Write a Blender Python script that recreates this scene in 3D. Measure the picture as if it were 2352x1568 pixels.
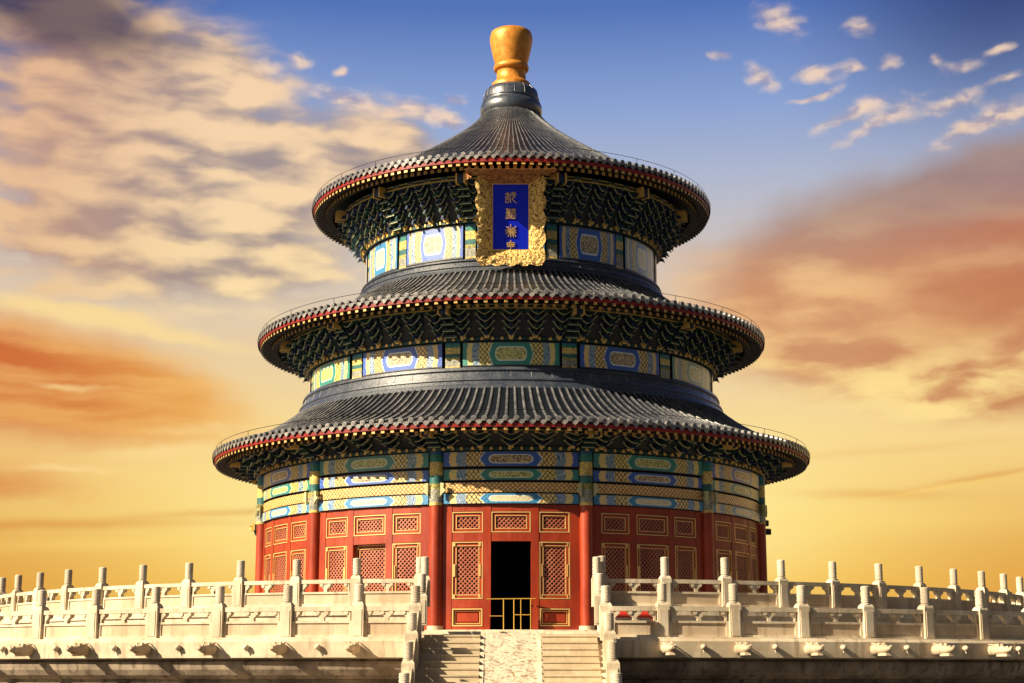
import bpy, math, random
from math import sin, cos, pi, radians as R, sqrt, atan2, exp
from mathutils import Vector, Matrix
random.seed(7)
for o in list(bpy.data.objects): bpy.data.objects.remove(o)
scene = bpy.context.scene
C = scene.collection

# ------------------------------------------------------------------ camera
CAM_D, CAM_Z, PITCH = 78.25, 1.65, 11.69
cd = bpy.data.cameras.new('camera'); cam = bpy.data.objects.new('camera', cd); C.objects.link(cam)
cam.location = (0.04, -CAM_D, CAM_Z); cam.rotation_euler = (R(90 + PITCH), 0, 0)
cd.sensor_width = 36; cd.lens = 3700 * 36 / 2352; cd.clip_end = 20000; cd.clip_start = .1
scene.camera = cam
# ------------------------------------------------------------------ light
SUN_AZ, SUN_EL = -63.0, 31.5        # azimuth measured from the hall's front, negative = left
sdir = Vector((sin(R(SUN_AZ)) * cos(R(SUN_EL)), -cos(R(SUN_AZ)) * cos(R(SUN_EL)), sin(R(SUN_EL))))
sl = bpy.data.lights.new('sun', 'SUN'); so = bpy.data.objects.new('sun', sl); C.objects.link(so)
sl.energy = 5.0; sl.angle = R(.5); sl.color = (1, .85, .60)
so.location = sdir * 150; so.rotation_euler = sdir.to_track_quat('Z', 'Y').to_euler()
vs = scene.view_settings
vs.view_transform = 'Standard'; vs.look = 'None'; vs.gamma = 1; vs.exposure = 1.0
EXPO = 2 ** vs.exposure


def lin(c):
    return tuple(((v / 255 + .055) / 1.055) ** 2.4 if v / 255 > .04045 else v / 255 / 12.92 for v in c)


class NG:
    """small helper for writing node trees as expressions"""
    def __init__(s, nt): s.nt = nt
    def n(s, t, **kw):
        nd = s.nt.nodes.new(t)
        for k, v in kw.items(): setattr(nd, k, v)
        return nd
    def put(s, sock, v):
        if isinstance(v, bpy.types.NodeSocket): s.nt.links.new(v, sock)
        elif v is not None: sock.default_value = v
    def m(s, op, a, b=None, c=None, clamp=False):
        nd = s.n('ShaderNodeMath', operation=op, use_clamp=clamp)
        for i, v in enumerate((a, b, c)):
            if v is not None: s.put(nd.inputs[i], v)
        return nd.outputs[0]
    def ss(s, x, a, b, lo=0, hi=1, kind='SMOOTHSTEP'):
        nd = s.n('ShaderNodeMapRange', interpolation_type=kind, clamp=True)
        for i, v in enumerate((x, a, b, lo, hi)): s.put(nd.inputs[i], v)
        return nd.outputs[0]
    def mix(s, f, a, b, bt='MIX'):
        nd = s.n('ShaderNodeMix', data_type='RGBA', blend_type=bt)
        s.put(nd.inputs[0], f)
        for i, v in ((6, a), (7, b)):
            if not isinstance(v, bpy.types.NodeSocket) and len(v) == 3: v = (*v, 1)
            s.put(nd.inputs[i], v)
        return nd.outputs[2]
    def vec(s, x, y, z=0):
        nd = s.n('ShaderNodeCombineXYZ')
        for i, v in enumerate((x, y, z)): s.put(nd.inputs[i], v)
        return nd.outputs[0]
    def noise(s, v, scale, detail=4, rough=.5, dist=0, out=0):
        nd = s.n('ShaderNodeTexNoise')
        if v is not None: s.put(nd.inputs['Vector'], v)
        nd.inputs['Scale'].default_value = scale; nd.inputs['Detail'].default_value = detail
        nd.inputs['Roughness'].default_value = rough; nd.inputs['Distortion'].default_value = dist
        return nd.outputs[out]
    def ramp(s, f, pts, interp='LINEAR'):
        nd = s.n('ShaderNodeValToRGB'); cr = nd.color_ramp; cr.interpolation = interp
        while len(cr.elements) < len(pts): cr.elements.new(.5)
        for e, (p, c) in zip(cr.elements, pts): e.position = p; e.color = (*c, 1) if len(c) == 3 else c
        s.put(nd.inputs[0], f); return nd.outputs[0]


# ------------------------------------------------------------------ sky
w = bpy.data.worlds.new('World'); scene.world = w; w.use_nodes = True
nt = w.node_tree; nt.nodes.clear(); g = NG(nt)
gen = g.n('ShaderNodeTexCoord').outputs['Generated']
sp = g.n('ShaderNodeSeparateXYZ'); g.put(sp.inputs[0], gen)
DEG = 180 / pi
az = g.m('MULTIPLY', g.m('ARCTAN2', sp.outputs[0], sp.outputs[1]), DEG)
el = g.m('MULTIPLY', g.m('ARCSINE', sp.outputs[2]), DEG)
ae = g.vec(az, el, 0)
grad = g.ramp(g.m('DIVIDE', el, 60), [(0, lin((205, 140, 60))), (3.3 / 60, lin((250, 204, 100))), (5.2 / 60, lin((255, 224, 132))),
      (8.3 / 60, lin((250, 219, 148))), (11.4 / 60, lin((232, 206, 166))), (14.8 / 60, lin((208, 197, 190))),
      (17.4 / 60, lin((176, 184, 206))), (20 / 60, lin((138, 163, 211))), (23.3 / 60, lin((84, 117, 185))),
      (32 / 60, lin((48, 76, 140))), (1, lin((34, 58, 116)))])
aaz = g.m('ABSOLUTE', az)
# deeper orange to both sides low down, brightest straight behind the hall
side = g.m('MULTIPLY', g.ss(aaz, 8, 19), g.ss(el, 10, 3))
grad = g.mix(g.m('MULTIPLY', side, .62), grad, lin((214, 140, 52)))
glow = g.m('MULTIPLY', g.ss(aaz, 13, 6), g.m('MULTIPLY', g.ss(el, 2, 5), g.ss(el, 10, 6)))
grad = g.mix(g.m('MULTIPLY', glow, .7), grad, lin((255, 236, 156)))
grad = g.mix(g.m('MULTIPLY', g.m('MULTIPLY', g.ss(aaz, 9, 18), g.ss(el, 16, 23)), .72), grad, lin((34, 46, 98)))

wn = g.noise(ae, .55, 3, .5, out=1)
wsp = g.n('ShaderNodeVectorMath', operation='SUBTRACT'); g.put(wsp.inputs[0], wn); wsp.inputs[1].default_value = (.5, .5, .5)
wsc = g.n('ShaderNodeVectorMath', operation='MULTIPLY'); g.put(wsc.inputs[0], wsp.outputs[0]); wsc.inputs[1].default_value = (1.1, .7, 0)
wad = g.n('ShaderNodeVectorMath', operation='ADD'); g.put(wad.inputs[0], ae); g.put(wad.inputs[1], wsc.outputs[0])
aw = wad.outputs[0]
wa2 = g.n('ShaderNodeVectorMath', operation='MULTIPLY_ADD'); g.put(wa2.inputs[0], wsc.outputs[0]); wa2.inputs[1].default_value = (.6, .35, 0); g.put(wa2.inputs[2], ae); aw2 = wa2.outputs[0]


def blob(cx, cy, sx, sy, rot=0, amp=1, src=None):
    mp = g.n('ShaderNodeMapping', vector_type='TEXTURE'); g.put(mp.inputs[0], src or aw)
    mp.inputs[1].default_value = (cx, cy, 0); mp.inputs[2].default_value = (0, 0, R(rot)); mp.inputs[3].default_value = (sx, sy, 1)
    d = g.n('ShaderNodeVectorMath', operation='DOT_PRODUCT'); g.put(d.inputs[0], mp.outputs[0]); g.put(d.inputs[1], mp.outputs[0])
    e = g.m('EXPONENT', g.m('MULTIPLY', d.outputs['Value'], -1))
    return e if amp == 1 else g.m('MULTIPLY', e, amp)


def total(l):
    r = l[0]
    for x in l[1:]: r = g.m('ADD', r, x)
    return r


def stretch(sx, sy, off, rot=0):
    mp = g.n('ShaderNodeMapping', vector_type='POINT'); g.put(mp.inputs[0], aw)
    mp.inputs[1].default_value = off; mp.inputs[2].default_value = (0, 0, R(rot)); mp.inputs[3].default_value = (sx, sy, 1)
    return mp.outputs[0]


col = grad
# 1. broad bank of ripple cloud over the left half
cov = total([blob(-15.5, 17.5, 5.5, 5.0, -14), blob(-9.5, 17.0, 5.0, 3.4, -14), blob(-4.2, 18.2, 2.6, 1.5, -20, .9), blob(-15, 21.4, 3.5, 1.4, -18, .8),
             blob(-12.2, 14.6, 4.2, 1.2, -3, .8), blob(-10.8, 21.3, 2.0, .8, -20, .6)])
n1 = g.noise(stretch(.30, .92, (3.1, 1.7, 0), 12), 1.25, 4, .40)
n1b = g.noise(stretch(.2, .6, (8.1, 4.7, 0), 14), 1.1, 4, .5)
dens = g.ss(g.m('ADD', g.m('MULTIPLY', cov, .55), g.m('MULTIPLY', n1, .85)), .47, .95)
dens = g.m('MULTIPLY', dens, g.ss(cov, .06, .5))
shade = g.ss(g.m('ADD', g.m('MULTIPLY', n1, .8), g.m('MULTIPLY', n1b, .3)), .40, .66)
ccol = g.mix(shade, lin((160, 142, 138)), g.mix(g.ss(el, 10, 20), lin((255, 226, 168)), lin((252, 214, 168))))
ccol = g.mix(g.m('MULTIPLY', g.ss(az, -10, -18), .45), ccol, lin((214, 150, 108)))
col = g.mix(g.m('MULTIPLY', dens, .92), col, ccol)
# dark cloud in the upper left corner
dk = g.ss(g.m('ADD', blob(-17.0, 22.6, 4.4, 1.5, -14, 1.1), g.m('MULTIPLY', n1b, .35)), .3, 1.1)
col = g.mix(g.m('MULTIPLY', dk, .8), col, lin((50, 52, 84)))
# 2. small puffs upper right


def P(x, y): return ((x - 1176) / 3700 * DEG * (1.0 + .0045 * max(0, (1550 - y)) / 100 * 1.0), PITCH + math.atan((784 - y) / 3700) * DEG)


puffs = [(1785, 65, 60, 34, -25), (1968, 96, 38, 20, 0), (1735, 192, 52, 24, -32), (1862, 190, 52, 21, -10), (1945, 186, 32, 17, 8), (2020, 178, 30, 17, 0),
         (1645, 140, 30, 12, 0), (2180, 204, 42, 17, 8), (2125, 180, 20, 12, 0), (2258, 174, 28, 11, 6), (1945, 285, 105, 22, 18), (2010, 312, 110, 20, 22),
         (1860, 243, 60, 9, 12), (2160, 285, 85, 17, 20), (2190, 335, 120, 20, 26), (2290, 315, 90, 22, 16), (2270, 237, 40, 9, 16), (1045, 223, 30, 15, -5), (510, 8, 48, 10, -6), (695, 150, 30, 16, 0),
         (625, 170, 34, 16, -12), (790, 172, 22, 12, 0), (1040, 275, 40, 20, -18), (800, 235, 90, 25, -14), (960, 250, 70, 28, -14)]
fp = total([blob(*P(x, y), a / 68, b / 68, r) for x, y, a, b, r in puffs])
n2 = g.noise(stretch(.7, 1.3, (1, 7, 0), -15), 1.5, 4, .45)
pd = g.ss(g.m('ADD', fp, g.m('MULTIPLY', g.m('SUBTRACT', n2, .5), 1.4)), .05, 1.25)
pd = g.m('MULTIPLY', pd, g.ss(fp, .05, .3))
pcol = g.mix(g.ss(n2, .36, .6), lin((176, 160, 172)), lin((246, 214, 186)))
col = g.mix(g.m('MULTIPLY', pd, .88), col, pcol)
# 3. heavy, soft orange bank on the right
cov3 = total([blob(16.5, 13.4, 6.5, 3.2, 4), blob(10.8, 13.9, 5.0, 2.4, 2, .8), blob(18, 16.6, 4.5, 1.8, 12, .9), blob(11.5, 11.2, 5, 1.4, -6, .7), blob(16.5, 9.8, 4.5, 1.4, -4, .8)])
n3 = g.noise(stretch(.19, .60, (5.2, 2.2, 0), -12), 1.2, 5, .47)
n3b = g.noise(stretch(.09, .42, (1.2, 6.2, 0), -10), 1.3, 3, .45)
d3 = g.ss(g.m('ADD', g.m('MULTIPLY', cov3, .75), g.m('MULTIPLY', n3, .5)), .36, .95)
c3 = g.mix(g.ss(n3, .36, .66), lin((206, 142, 98)), lin((240, 188, 128)))
c3 = g.mix(g.m('MULTIPLY', g.ss(el, 13.0, 17.0), .85), c3, lin((146, 124, 126)))
c3 = g.mix(g.m('MULTIPLY', g.m('MULTIPLY', g.ss(az, 11, 18), g.ss(el, 17.5, 14)), g.ss(n3b, .35, .6, .35, .9)), c3, lin((190, 108, 68)))
c3 = g.mix(g.m('MULTIPLY', g.ss(el, 12.2, 9.6), g.ss(n3, .40, .60)), c3, lin((255, 224, 146)))
col = g.mix(g.m('MULTIPLY', d3, .92), col, c3)
# 4. low orange bank on the left with bright rims, thin streaks near the horizon
n4 = g.noise(stretch(.07, .62, (2.2, 9.2, 0), 7), 1.5, 5, .5)
cov4 = total([blob(-18.0, 9.9, 5.5, 2.1, -8, 1.2), blob(-12.5, 9.4, 4.0, 1.5, -14, .7), blob(-18, 6.4, 3.4, .7, -4, .6)])
d4 = g.ss(g.m('ADD', g.m('MULTIPLY', cov4, .85), g.m('MULTIPLY', n4, .45)), .30, 1.05)
c4 = g.mix(g.ss(az, -18, -9), lin((206, 104, 46)), lin((238, 172, 86)))
c4 = g.mix(g.ss(n4, .40, .66, 0, .55), c4, lin((250, 196, 112)))
col = g.mix(g.m('MULTIPLY', d4, .95), col, c4)
rim = g.ss(g.m('ADD', total([blob(-16.5, 12.4, 3.2, .40, -4), blob(-11.8, 11.6, 3.4, .36, -9, .9), blob(-15.6, 9.75, 1.6, .15, -2, .8), blob(-12.0, 7.6, 3.4, .30, 4, .9), blob(-15.5, 6.9, 2.4, .16, 2, .7), blob(-10, 8.4, 3, .3, 2, .7)]),
           g.m('MULTIPLY', g.m('SUBTRACT', n4, .5), 1.0)), .2, 1.05)
col = g.mix(g.m('MULTIPLY', rim, .8), col, lin((255, 222, 150)))
st = total([blob(-16.5, 5.0, 6, .17, 2, 1, aw2), blob(-9.5, 5.6, 4.0, .13, 4, .8, aw2), blob(16.5, 6.6, 2.2, .12, 8, .9, aw2), blob(12.8, 6.1, 2.6, .18, -2, .7, aw2), blob(-12, 8.5, 4.6, .2, -3, .4, aw2), blob(13, 7.6, 5, .16, 3, .3, aw2)])
col = g.mix(g.m('MULTIPLY', g.m('MINIMUM', st, 1), .45), col, lin((212, 128, 46)))
sl2 = total([blob(-12, 4.5, 6, .22, 3, 1, aw2), blob(15.5, 6.35, 3.4, .08, 8, .9, aw2), blob(12, 5.2, 5, .4, 0, .6, aw2), blob(-16, 2.6, 2.5, .14, 2, .8, aw2)])
col = g.mix(g.m('MULTIPLY', g.m('MINIMUM', sl2, 1), .45), col, lin((255, 218, 120)))

# the physical sky fills the rest of the dome, behind and above
sky = g.n('ShaderNodeTexSky', sky_type='NISHITA'); sky.sun_disc = False
sky.sun_elevation = R(SUN_EL); sky.sun_rotation = R(180 - SUN_AZ); sky.dust_density = 3; sky.air_density = 1
bg1 = g.n('ShaderNodeBackground'); g.put(bg1.inputs[0], g.mix(.60, sky.outputs[0], (0, 0, 0))); bg1.inputs[1].default_value = .05
bg2 = g.n('ShaderNodeBackground'); g.put(bg2.inputs[0], col); bg2.inputs[1].default_value = 1 / EXPO
front = g.m('MULTIPLY', g.ss(aaz, 100, 45), g.ss(el, 55, 28))
ms = g.n('ShaderNodeMixShader'); g.put(ms.inputs[0], front); g.put(ms.inputs[1], bg1.outputs[0]); g.put(ms.inputs[2], bg2.outputs[0])
g.put(g.n('ShaderNodeOutputWorld').inputs[0], ms.outputs[0])

# ------------------------------------------------------------------ materials


def mat(name, col=(.5, .5, .5), rough=.5, metal=0, spec=.5, fn=None, coat=0):
    m = bpy.data.materials.new(name); m.use_nodes = True
    nt = m.node_tree; b = nt.nodes['Principled BSDF']; gg = NG(nt)
    b.inputs['Base Color'].default_value = (*col, 1); b.inputs['Roughness'].default_value = rough
    b.inputs['Metallic'].default_value = metal; b.inputs['Specular IOR Level'].default_value = spec
    b.inputs['Coat Weight'].default_value = coat; b.inputs['Coat Roughness'].default_value = .38
    if fn: fn(gg, b)
    return m


def bump(gg, b, h, strength=.3, dist=.02):
    n = gg.n('ShaderNodeBump'); n.inputs['Strength'].default_value = strength; n.inputs['Distance'].default_value = dist
    gg.put(n.inputs['Height'], h); gg.put(b.inputs['Normal'], n.outputs[0])


def objco(gg): return gg.n('ShaderNodeTexCoord').outputs['Object']
def geopos(gg): return gg.n('ShaderNodeNewGeometry').outputs['Position']
def scaled(gg, v, s):
    mp = gg.n('ShaderNodeMapping'); gg.put(mp.inputs[0], v); mp.inputs[3].default_value = s; return mp.outputs[0]


def f_stone(light, dark, grime=.5):
    def fn(gg, b):
        p = geopos(gg)
        a = gg.noise(p, .9, 6, .6); st = gg.noise(scaled(gg, p, (3, 3, .35)), 1.6, 5, .6); fi = gg.noise(p, 26, 4, .6)
        c = gg.mix(gg.ss(a, .35, .68), dark, light)
        c = gg.mix(gg.m('MULTIPLY', gg.ss(st, .48, .70), grime), c, (dark[0] * .55, dark[1] * .5, dark[2] * .45))
        c = gg.mix(gg.ss(fi, .3, .7, .0, .22), c, (dark[0] * .8, dark[1] * .75, dark[2] * .7))
        gg.put(b.inputs['Base Color'], c)
        bump(gg, b, gg.m('ADD', fi, gg.m('MULTIPLY', a, 1.5)), .35, .02)
    return fn


def f_glaze(c0, c1, rough):
    def fn(gg, b):
        p = geopos(gg)
        a = gg.noise(p, 1.6, 5, .6); d = gg.noise(p, 14, 3, .6)
        c = gg.mix(gg.ss(a, .35, .7), c0, c1)
        c = gg.mix(gg.ss(d, .5, .75, 0, .5), c, (c1[0] * 1.7, c1[1] * 1.6, c1[2] * 1.4))
        gg.put(b.inputs['Base Color'], c)
        gg.put(b.inputs['Roughness'], gg.ss(d, .3, .7, rough - .08, rough + .15))
        bump(gg, b, d, .25, .015)
    return fn


def f_lacquer(c0, c1):
    def fn(gg, b):
        p = geopos(gg)
        a = gg.noise(scaled(gg, p, (1, 1, .4)), 1.3, 5, .6); d = gg.noise(p, 30, 3, .5)
        c = gg.mix(gg.ss(a, .3, .7), c0, c1)
        w_ = gg.noise(scaled(gg, p, (4, 4, .5)), 2.2, 6, .65)
        c = gg.mix(gg.ss(w_, .55, .78, 0, .45), c, (c0[0] * .55, c0[1] * .7, c0[2] * .9))
        c = gg.mix(gg.ss(w_, .42, .25, 0, .30), c, (c1[0] * 1.15, c1[1] * 1.9 + .01, c1[2] * 1.8 + .004))
        gg.put(b.inputs['Base Color'], c); gg.put(b.inputs['Roughness'], gg.ss(w_, .3, .7, .34, .58))
        bump(gg, b, gg.m('ADD', d, w_), .10, .012)
    return fn


def f_gold(gg, b):
    p = geopos(gg); a = gg.noise(p, 3, 5, .6)
    gg.put(b.inputs['Base Color'], gg.mix(gg.ss(a, .3, .7), (.56, .20, .022), (.76, .31, .045)))
    gg.put(b.inputs['Roughness'], gg.ss(a, .3, .7, .40, .52))


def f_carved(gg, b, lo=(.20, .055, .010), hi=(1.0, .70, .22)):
    p = geopos(gg)
    v = gg.n('ShaderNodeTexVoronoi', feature='SMOOTH_F1'); gg.put(v.inputs['Vector'], p); v.inputs['Scale'].default_value = 7
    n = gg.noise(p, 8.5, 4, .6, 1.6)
    gg.put(b.inputs['Base Color'], gg.mix(gg.ss(n, .40, .52), lo, hi))  # hollows of the carving darkened in the colour, like shade in the relief
    bump(gg, b, gg.m('ADD', n, gg.m('MULTIPLY', v.outputs[0], -.8)), .9, .10)


GOLDP = (.92, .64, .20)


def f_beam(ring, ringline, field, fieldline, gold2=(.88, .56, .16), endc=(.035, .15, .36)):
    """painted tie beam: cartouche, gold key-fret, curls and end bands, drawn on the beam's own UV"""
    def fn(gg, b):
        uvn = gg.n('ShaderNodeUVMap'); uvn.uv_map = 'UVMap'; s = gg.n('ShaderNodeSeparateXYZ'); gg.put(s.inputs[0], uvn.outputs[0])
        mm = gg.n('ShaderNodeUVMap'); mm.uv_map = 'UVm'
        u, v = s.outputs[0], s.outputs[1]
        du = gg.m('ABSOLUTE', gg.m('SUBTRACT', u, .5)); dv = gg.m('ABSOLUTE', gg.m('SUBTRACT', v, .5))
        rnd = gg.n('ShaderNodeObjectInfo').outputs['Random']
        off = gg.n('ShaderNodeVectorMath', operation='ADD'); gg.put(off.inputs[0], mm.outputs[0]); gg.put(off.inputs[1], gg.vec(gg.m('MULTIPLY', rnd, 37), gg.m('MULTIPLY', rnd, 11), 0))
        met = off.outputs[0]
        # key fret : two crossed diagonal line sets, distorted
        def lines(ang, sc, th, dist):
            mp = gg.n('ShaderNodeMapping'); gg.put(mp.inputs[0], met); mp.inputs[2].default_value = (0, 0, R(ang))
            wv = gg.n('ShaderNodeTexWave'); gg.put(wv.inputs[0], mp.outputs[0]); wv.inputs['Scale'].default_value = sc; wv.inputs['Distortion'].default_value = dist
            wv.inputs['Detail'].default_value = 2; wv.inputs['Detail Scale'].default_value = 2.5
            return gg.ss(wv.outputs['Fac'], th, th + .18)
        l1 = lines(38, 2.1, .03, 2.6); l2 = lines(-40, 2.1, .03, 2.6)
        fret = gg.m('MULTIPLY', l1, l2)
        fretc = gg.mix(fret, (.05, .035, .02), gg.mix(gg.noise(met, 1.7, 2), GOLDP, gold2))
        vo = gg.n('ShaderNodeTexVoronoi'); gg.put(vo.inputs['Vector'], met); vo.inputs['Scale'].default_value = 5.2
        curl = gg.m('SINE', gg.m('MULTIPLY', vo.outputs['Distance'], 26))
        curlc = gg.mix(gg.ss(curl, .50, .80), endc, (.72, .72, .64))
        scr = gg.noise(met, 7, 2, .5, 2.6)
        scroll = gg.m('MULTIPLY', gg.ss(scr, .44, .48), gg.ss(scr, .60, .55))
        fieldc = gg.mix(scroll, field, fieldline)
        # bands along the beam with chevron edges
        c = gg.ramp(gg.m('MULTIPLY', gg.m('SUBTRACT', du, gg.m('MULTIPLY', gg.m('SINE', gg.m('MULTIPLY', dv, 12)), .006)), 2),
                    [(0, (0, 0, 0)), (.66, (.0, .0, .5)), (.80, (0, .5, 0)), (.905, (.5, 0, 0)), (.965, (1, 1, 1))], 'CONSTANT')
        cs = gg.n('ShaderNodeSeparateColor'); gg.put(cs.inputs[0], c)
        out = fretc
        isB = gg.m('GREATER_THAN', cs.outputs[2], .3)
        out = gg.mix(isB, fretc, curlc)
        isG = gg.m('GREATER_THAN', cs.outputs[1], .3)
        out = gg.mix(isG, out, gg.mix(gg.ss(scr, .4, .55), gold2, (.85, .62, .26)))
        isR = gg.m('GREATER_THAN', cs.outputs[0], .3)
        out = gg.mix(isR, out, ring)
        sep = gg.n('ShaderNodeMath', operation='PINGPONG')
        # cartouche
        hexd = gg.m('ADD', du, gg.m('MULTIPLY', dv, .085))
        inhex = gg.m('LESS_THAN', hexd, .235)
        edge = gg.m('MULTIPLY', inhex, gg.m('GREATER_THAN', hexd, .226))
        rx = gg.m('MAXIMUM', gg.m('SUBTRACT', du, .115), 0)
        rd = gg.m('SQRT', gg.m('ADD', gg.m('POWER', gg.m('MULTIPLY', rx, 6.2), 2), gg.m('POWER', dv, 2)))
        infield = gg.m('LESS_THAN', rd, .245); inline = gg.m('LESS_THAN', rd, .305)
        cart = gg.mix(inline, ring, ringline); cart = gg.mix(infield, cart, fieldc)
        out = gg.mix(inhex, out, cart); out = gg.mix(edge, out, ringline)
        # dark/gold border lines top and bottom
        out = gg.mix(gg.m('GREATER_THAN', dv, .455), out, (.03, .035, .05))
        weather = gg.noise(geopos(gg), 2.2, 5, .65)
        out = gg.mix(gg.ss(weather, .52, .8, 0, .3), out, (.12, .11, .09))
        gg.put(b.inputs['Base Color'], out)
        bump(gg, b, gg.m('ADD', fret, gg.m('ADD', scroll, gg.m('MULTIPLY', inline, 1.0))), .35, .012)
    return fn


def f_scroll(gg, b):
    mm = gg.n('ShaderNodeUVMap'); mm.uv_map = 'UVm'; met = mm.outputs[0]
    def lines(ang, sc, th, dist):
        mp = gg.n('ShaderNodeMapping'); gg.put(mp.inputs[0], met); mp.inputs[2].default_value = (0, 0, R(ang))
        wv = gg.n('ShaderNodeTexWave'); gg.put(wv.inputs[0], mp.outputs[0]); wv.inputs['Scale'].default_value = sc; wv.inputs['Distortion'].default_value = dist
        wv.inputs['Detail'].default_value = 2; wv.inputs['Detail Scale'].default_value = 2
        return gg.ss(wv.outputs['Fac'], th, th + .2)
    k = gg.m('MULTIPLY', lines(45, 2.3, .04, 3), lines(-45, 2.3, .04, 3))
    gg.put(b.inputs['Base Color'], gg.mix(k, (.22, .08, .03), gg.mix(gg.noise(met, 1.2, 2), (.95, .62, .22), (.86, .52, .15))))
    bump(gg, b, k, .5, .02)


def f_capital(gg, b):
    uvn = gg.n('ShaderNodeUVMap'); uvn.uv_map = 'UVMap'; s = gg.n('ShaderNodeSeparateXYZ'); gg.put(s.inputs[0], uvn.outputs[0])
    v = s.outputs[1]
    n = gg.noise(geopos(gg), 9, 3, .6, 1.5); k = gg.ss(n, .45, .55)
    base = gg.ramp(v, [(0, (.90, .62, .16)), (.05, (.40, .38, .30)), (.30, (.42, .38, .08)), (.40, (.02, .16, .15)), (.55, (.88, .64, .16)), (.80, (.02, .26, .20)), (.93, (.02, .14, .32))], 'CONSTANT')
    gg.put(b.inputs['Base Color'], gg.mix(gg.m('MULTIPLY', k, .6), base, (.03, .05, .06)))
    bump(gg, b, k, .3, .01)


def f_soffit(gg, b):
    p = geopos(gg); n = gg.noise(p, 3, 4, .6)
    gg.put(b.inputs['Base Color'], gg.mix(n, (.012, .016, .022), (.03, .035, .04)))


def f_blue_panel(gg, b):
    p = geopos(gg); n = gg.noise(p, 1.5, 4, .6)
    gg.put(b.inputs['Base Color'], gg.mix(n, (.004, .016, .62), (.006, .028, .85)))


def f_ramp(gg, b):
    p = geopos(gg)
    mp = gg.n('ShaderNodeMapping'); gg.put(mp.inputs[0], p); mp.inputs[2].default_value = (0, 0, R(-14)); mp.inputs[3].default_value = (.9, 1.5, 1)
    v = gg.noise(mp.outputs[0], 4.2, 3, .55, 1.6); a = gg.noise(p, 1.2, 4)
    k = gg.ss(v, .40, .45)
    gg.put(b.inputs['Base Color'], gg.mix(k, (.30, .19, .10), gg.mix(a, (.50, .44, .33), (.60, .53, .40))))
    bump(gg, b, v, .8, .05)


def f_step(gg, b):
    p = geopos(gg)
    bt = gg.n('ShaderNodeTexBrick'); gg.put(bt.inputs[0], scaled(gg, p, (1, 1, 1))); bt.inputs['Scale'].default_value = .9
    bt.inputs[1].default_value = (.60, .49, .34, 1); bt.inputs[2].default_value = (.50, .40, .27, 1); bt.inputs[3].default_value = (.42, .33, .22, 1)
    bt.inputs['Mortar Size'].default_value = .006
    n = gg.noise(p, 3.5, 6, .65)
    gg.put(b.inputs['Base Color'], gg.mix(gg.ss(n, .4, .75, 0, .5), bt.outputs[0], (.33, .25, .16)))
    bump(gg, b, n, .3, .02)


def f_ground(gg, b):
    p = geopos(gg)
    bt = gg.n('ShaderNodeTexBrick'); gg.put(bt.inputs[0], p); bt.inputs['Scale'].default_value = .8
    bt.inputs[1].default_value = (.085, .08, .075, 1); bt.inputs[2].default_value = (.065, .062, .06, 1); bt.inputs[3].default_value = (.04, .04, .04, 1)
    gg.put(b.inputs['Base Color'], bt.outputs[0])


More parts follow.
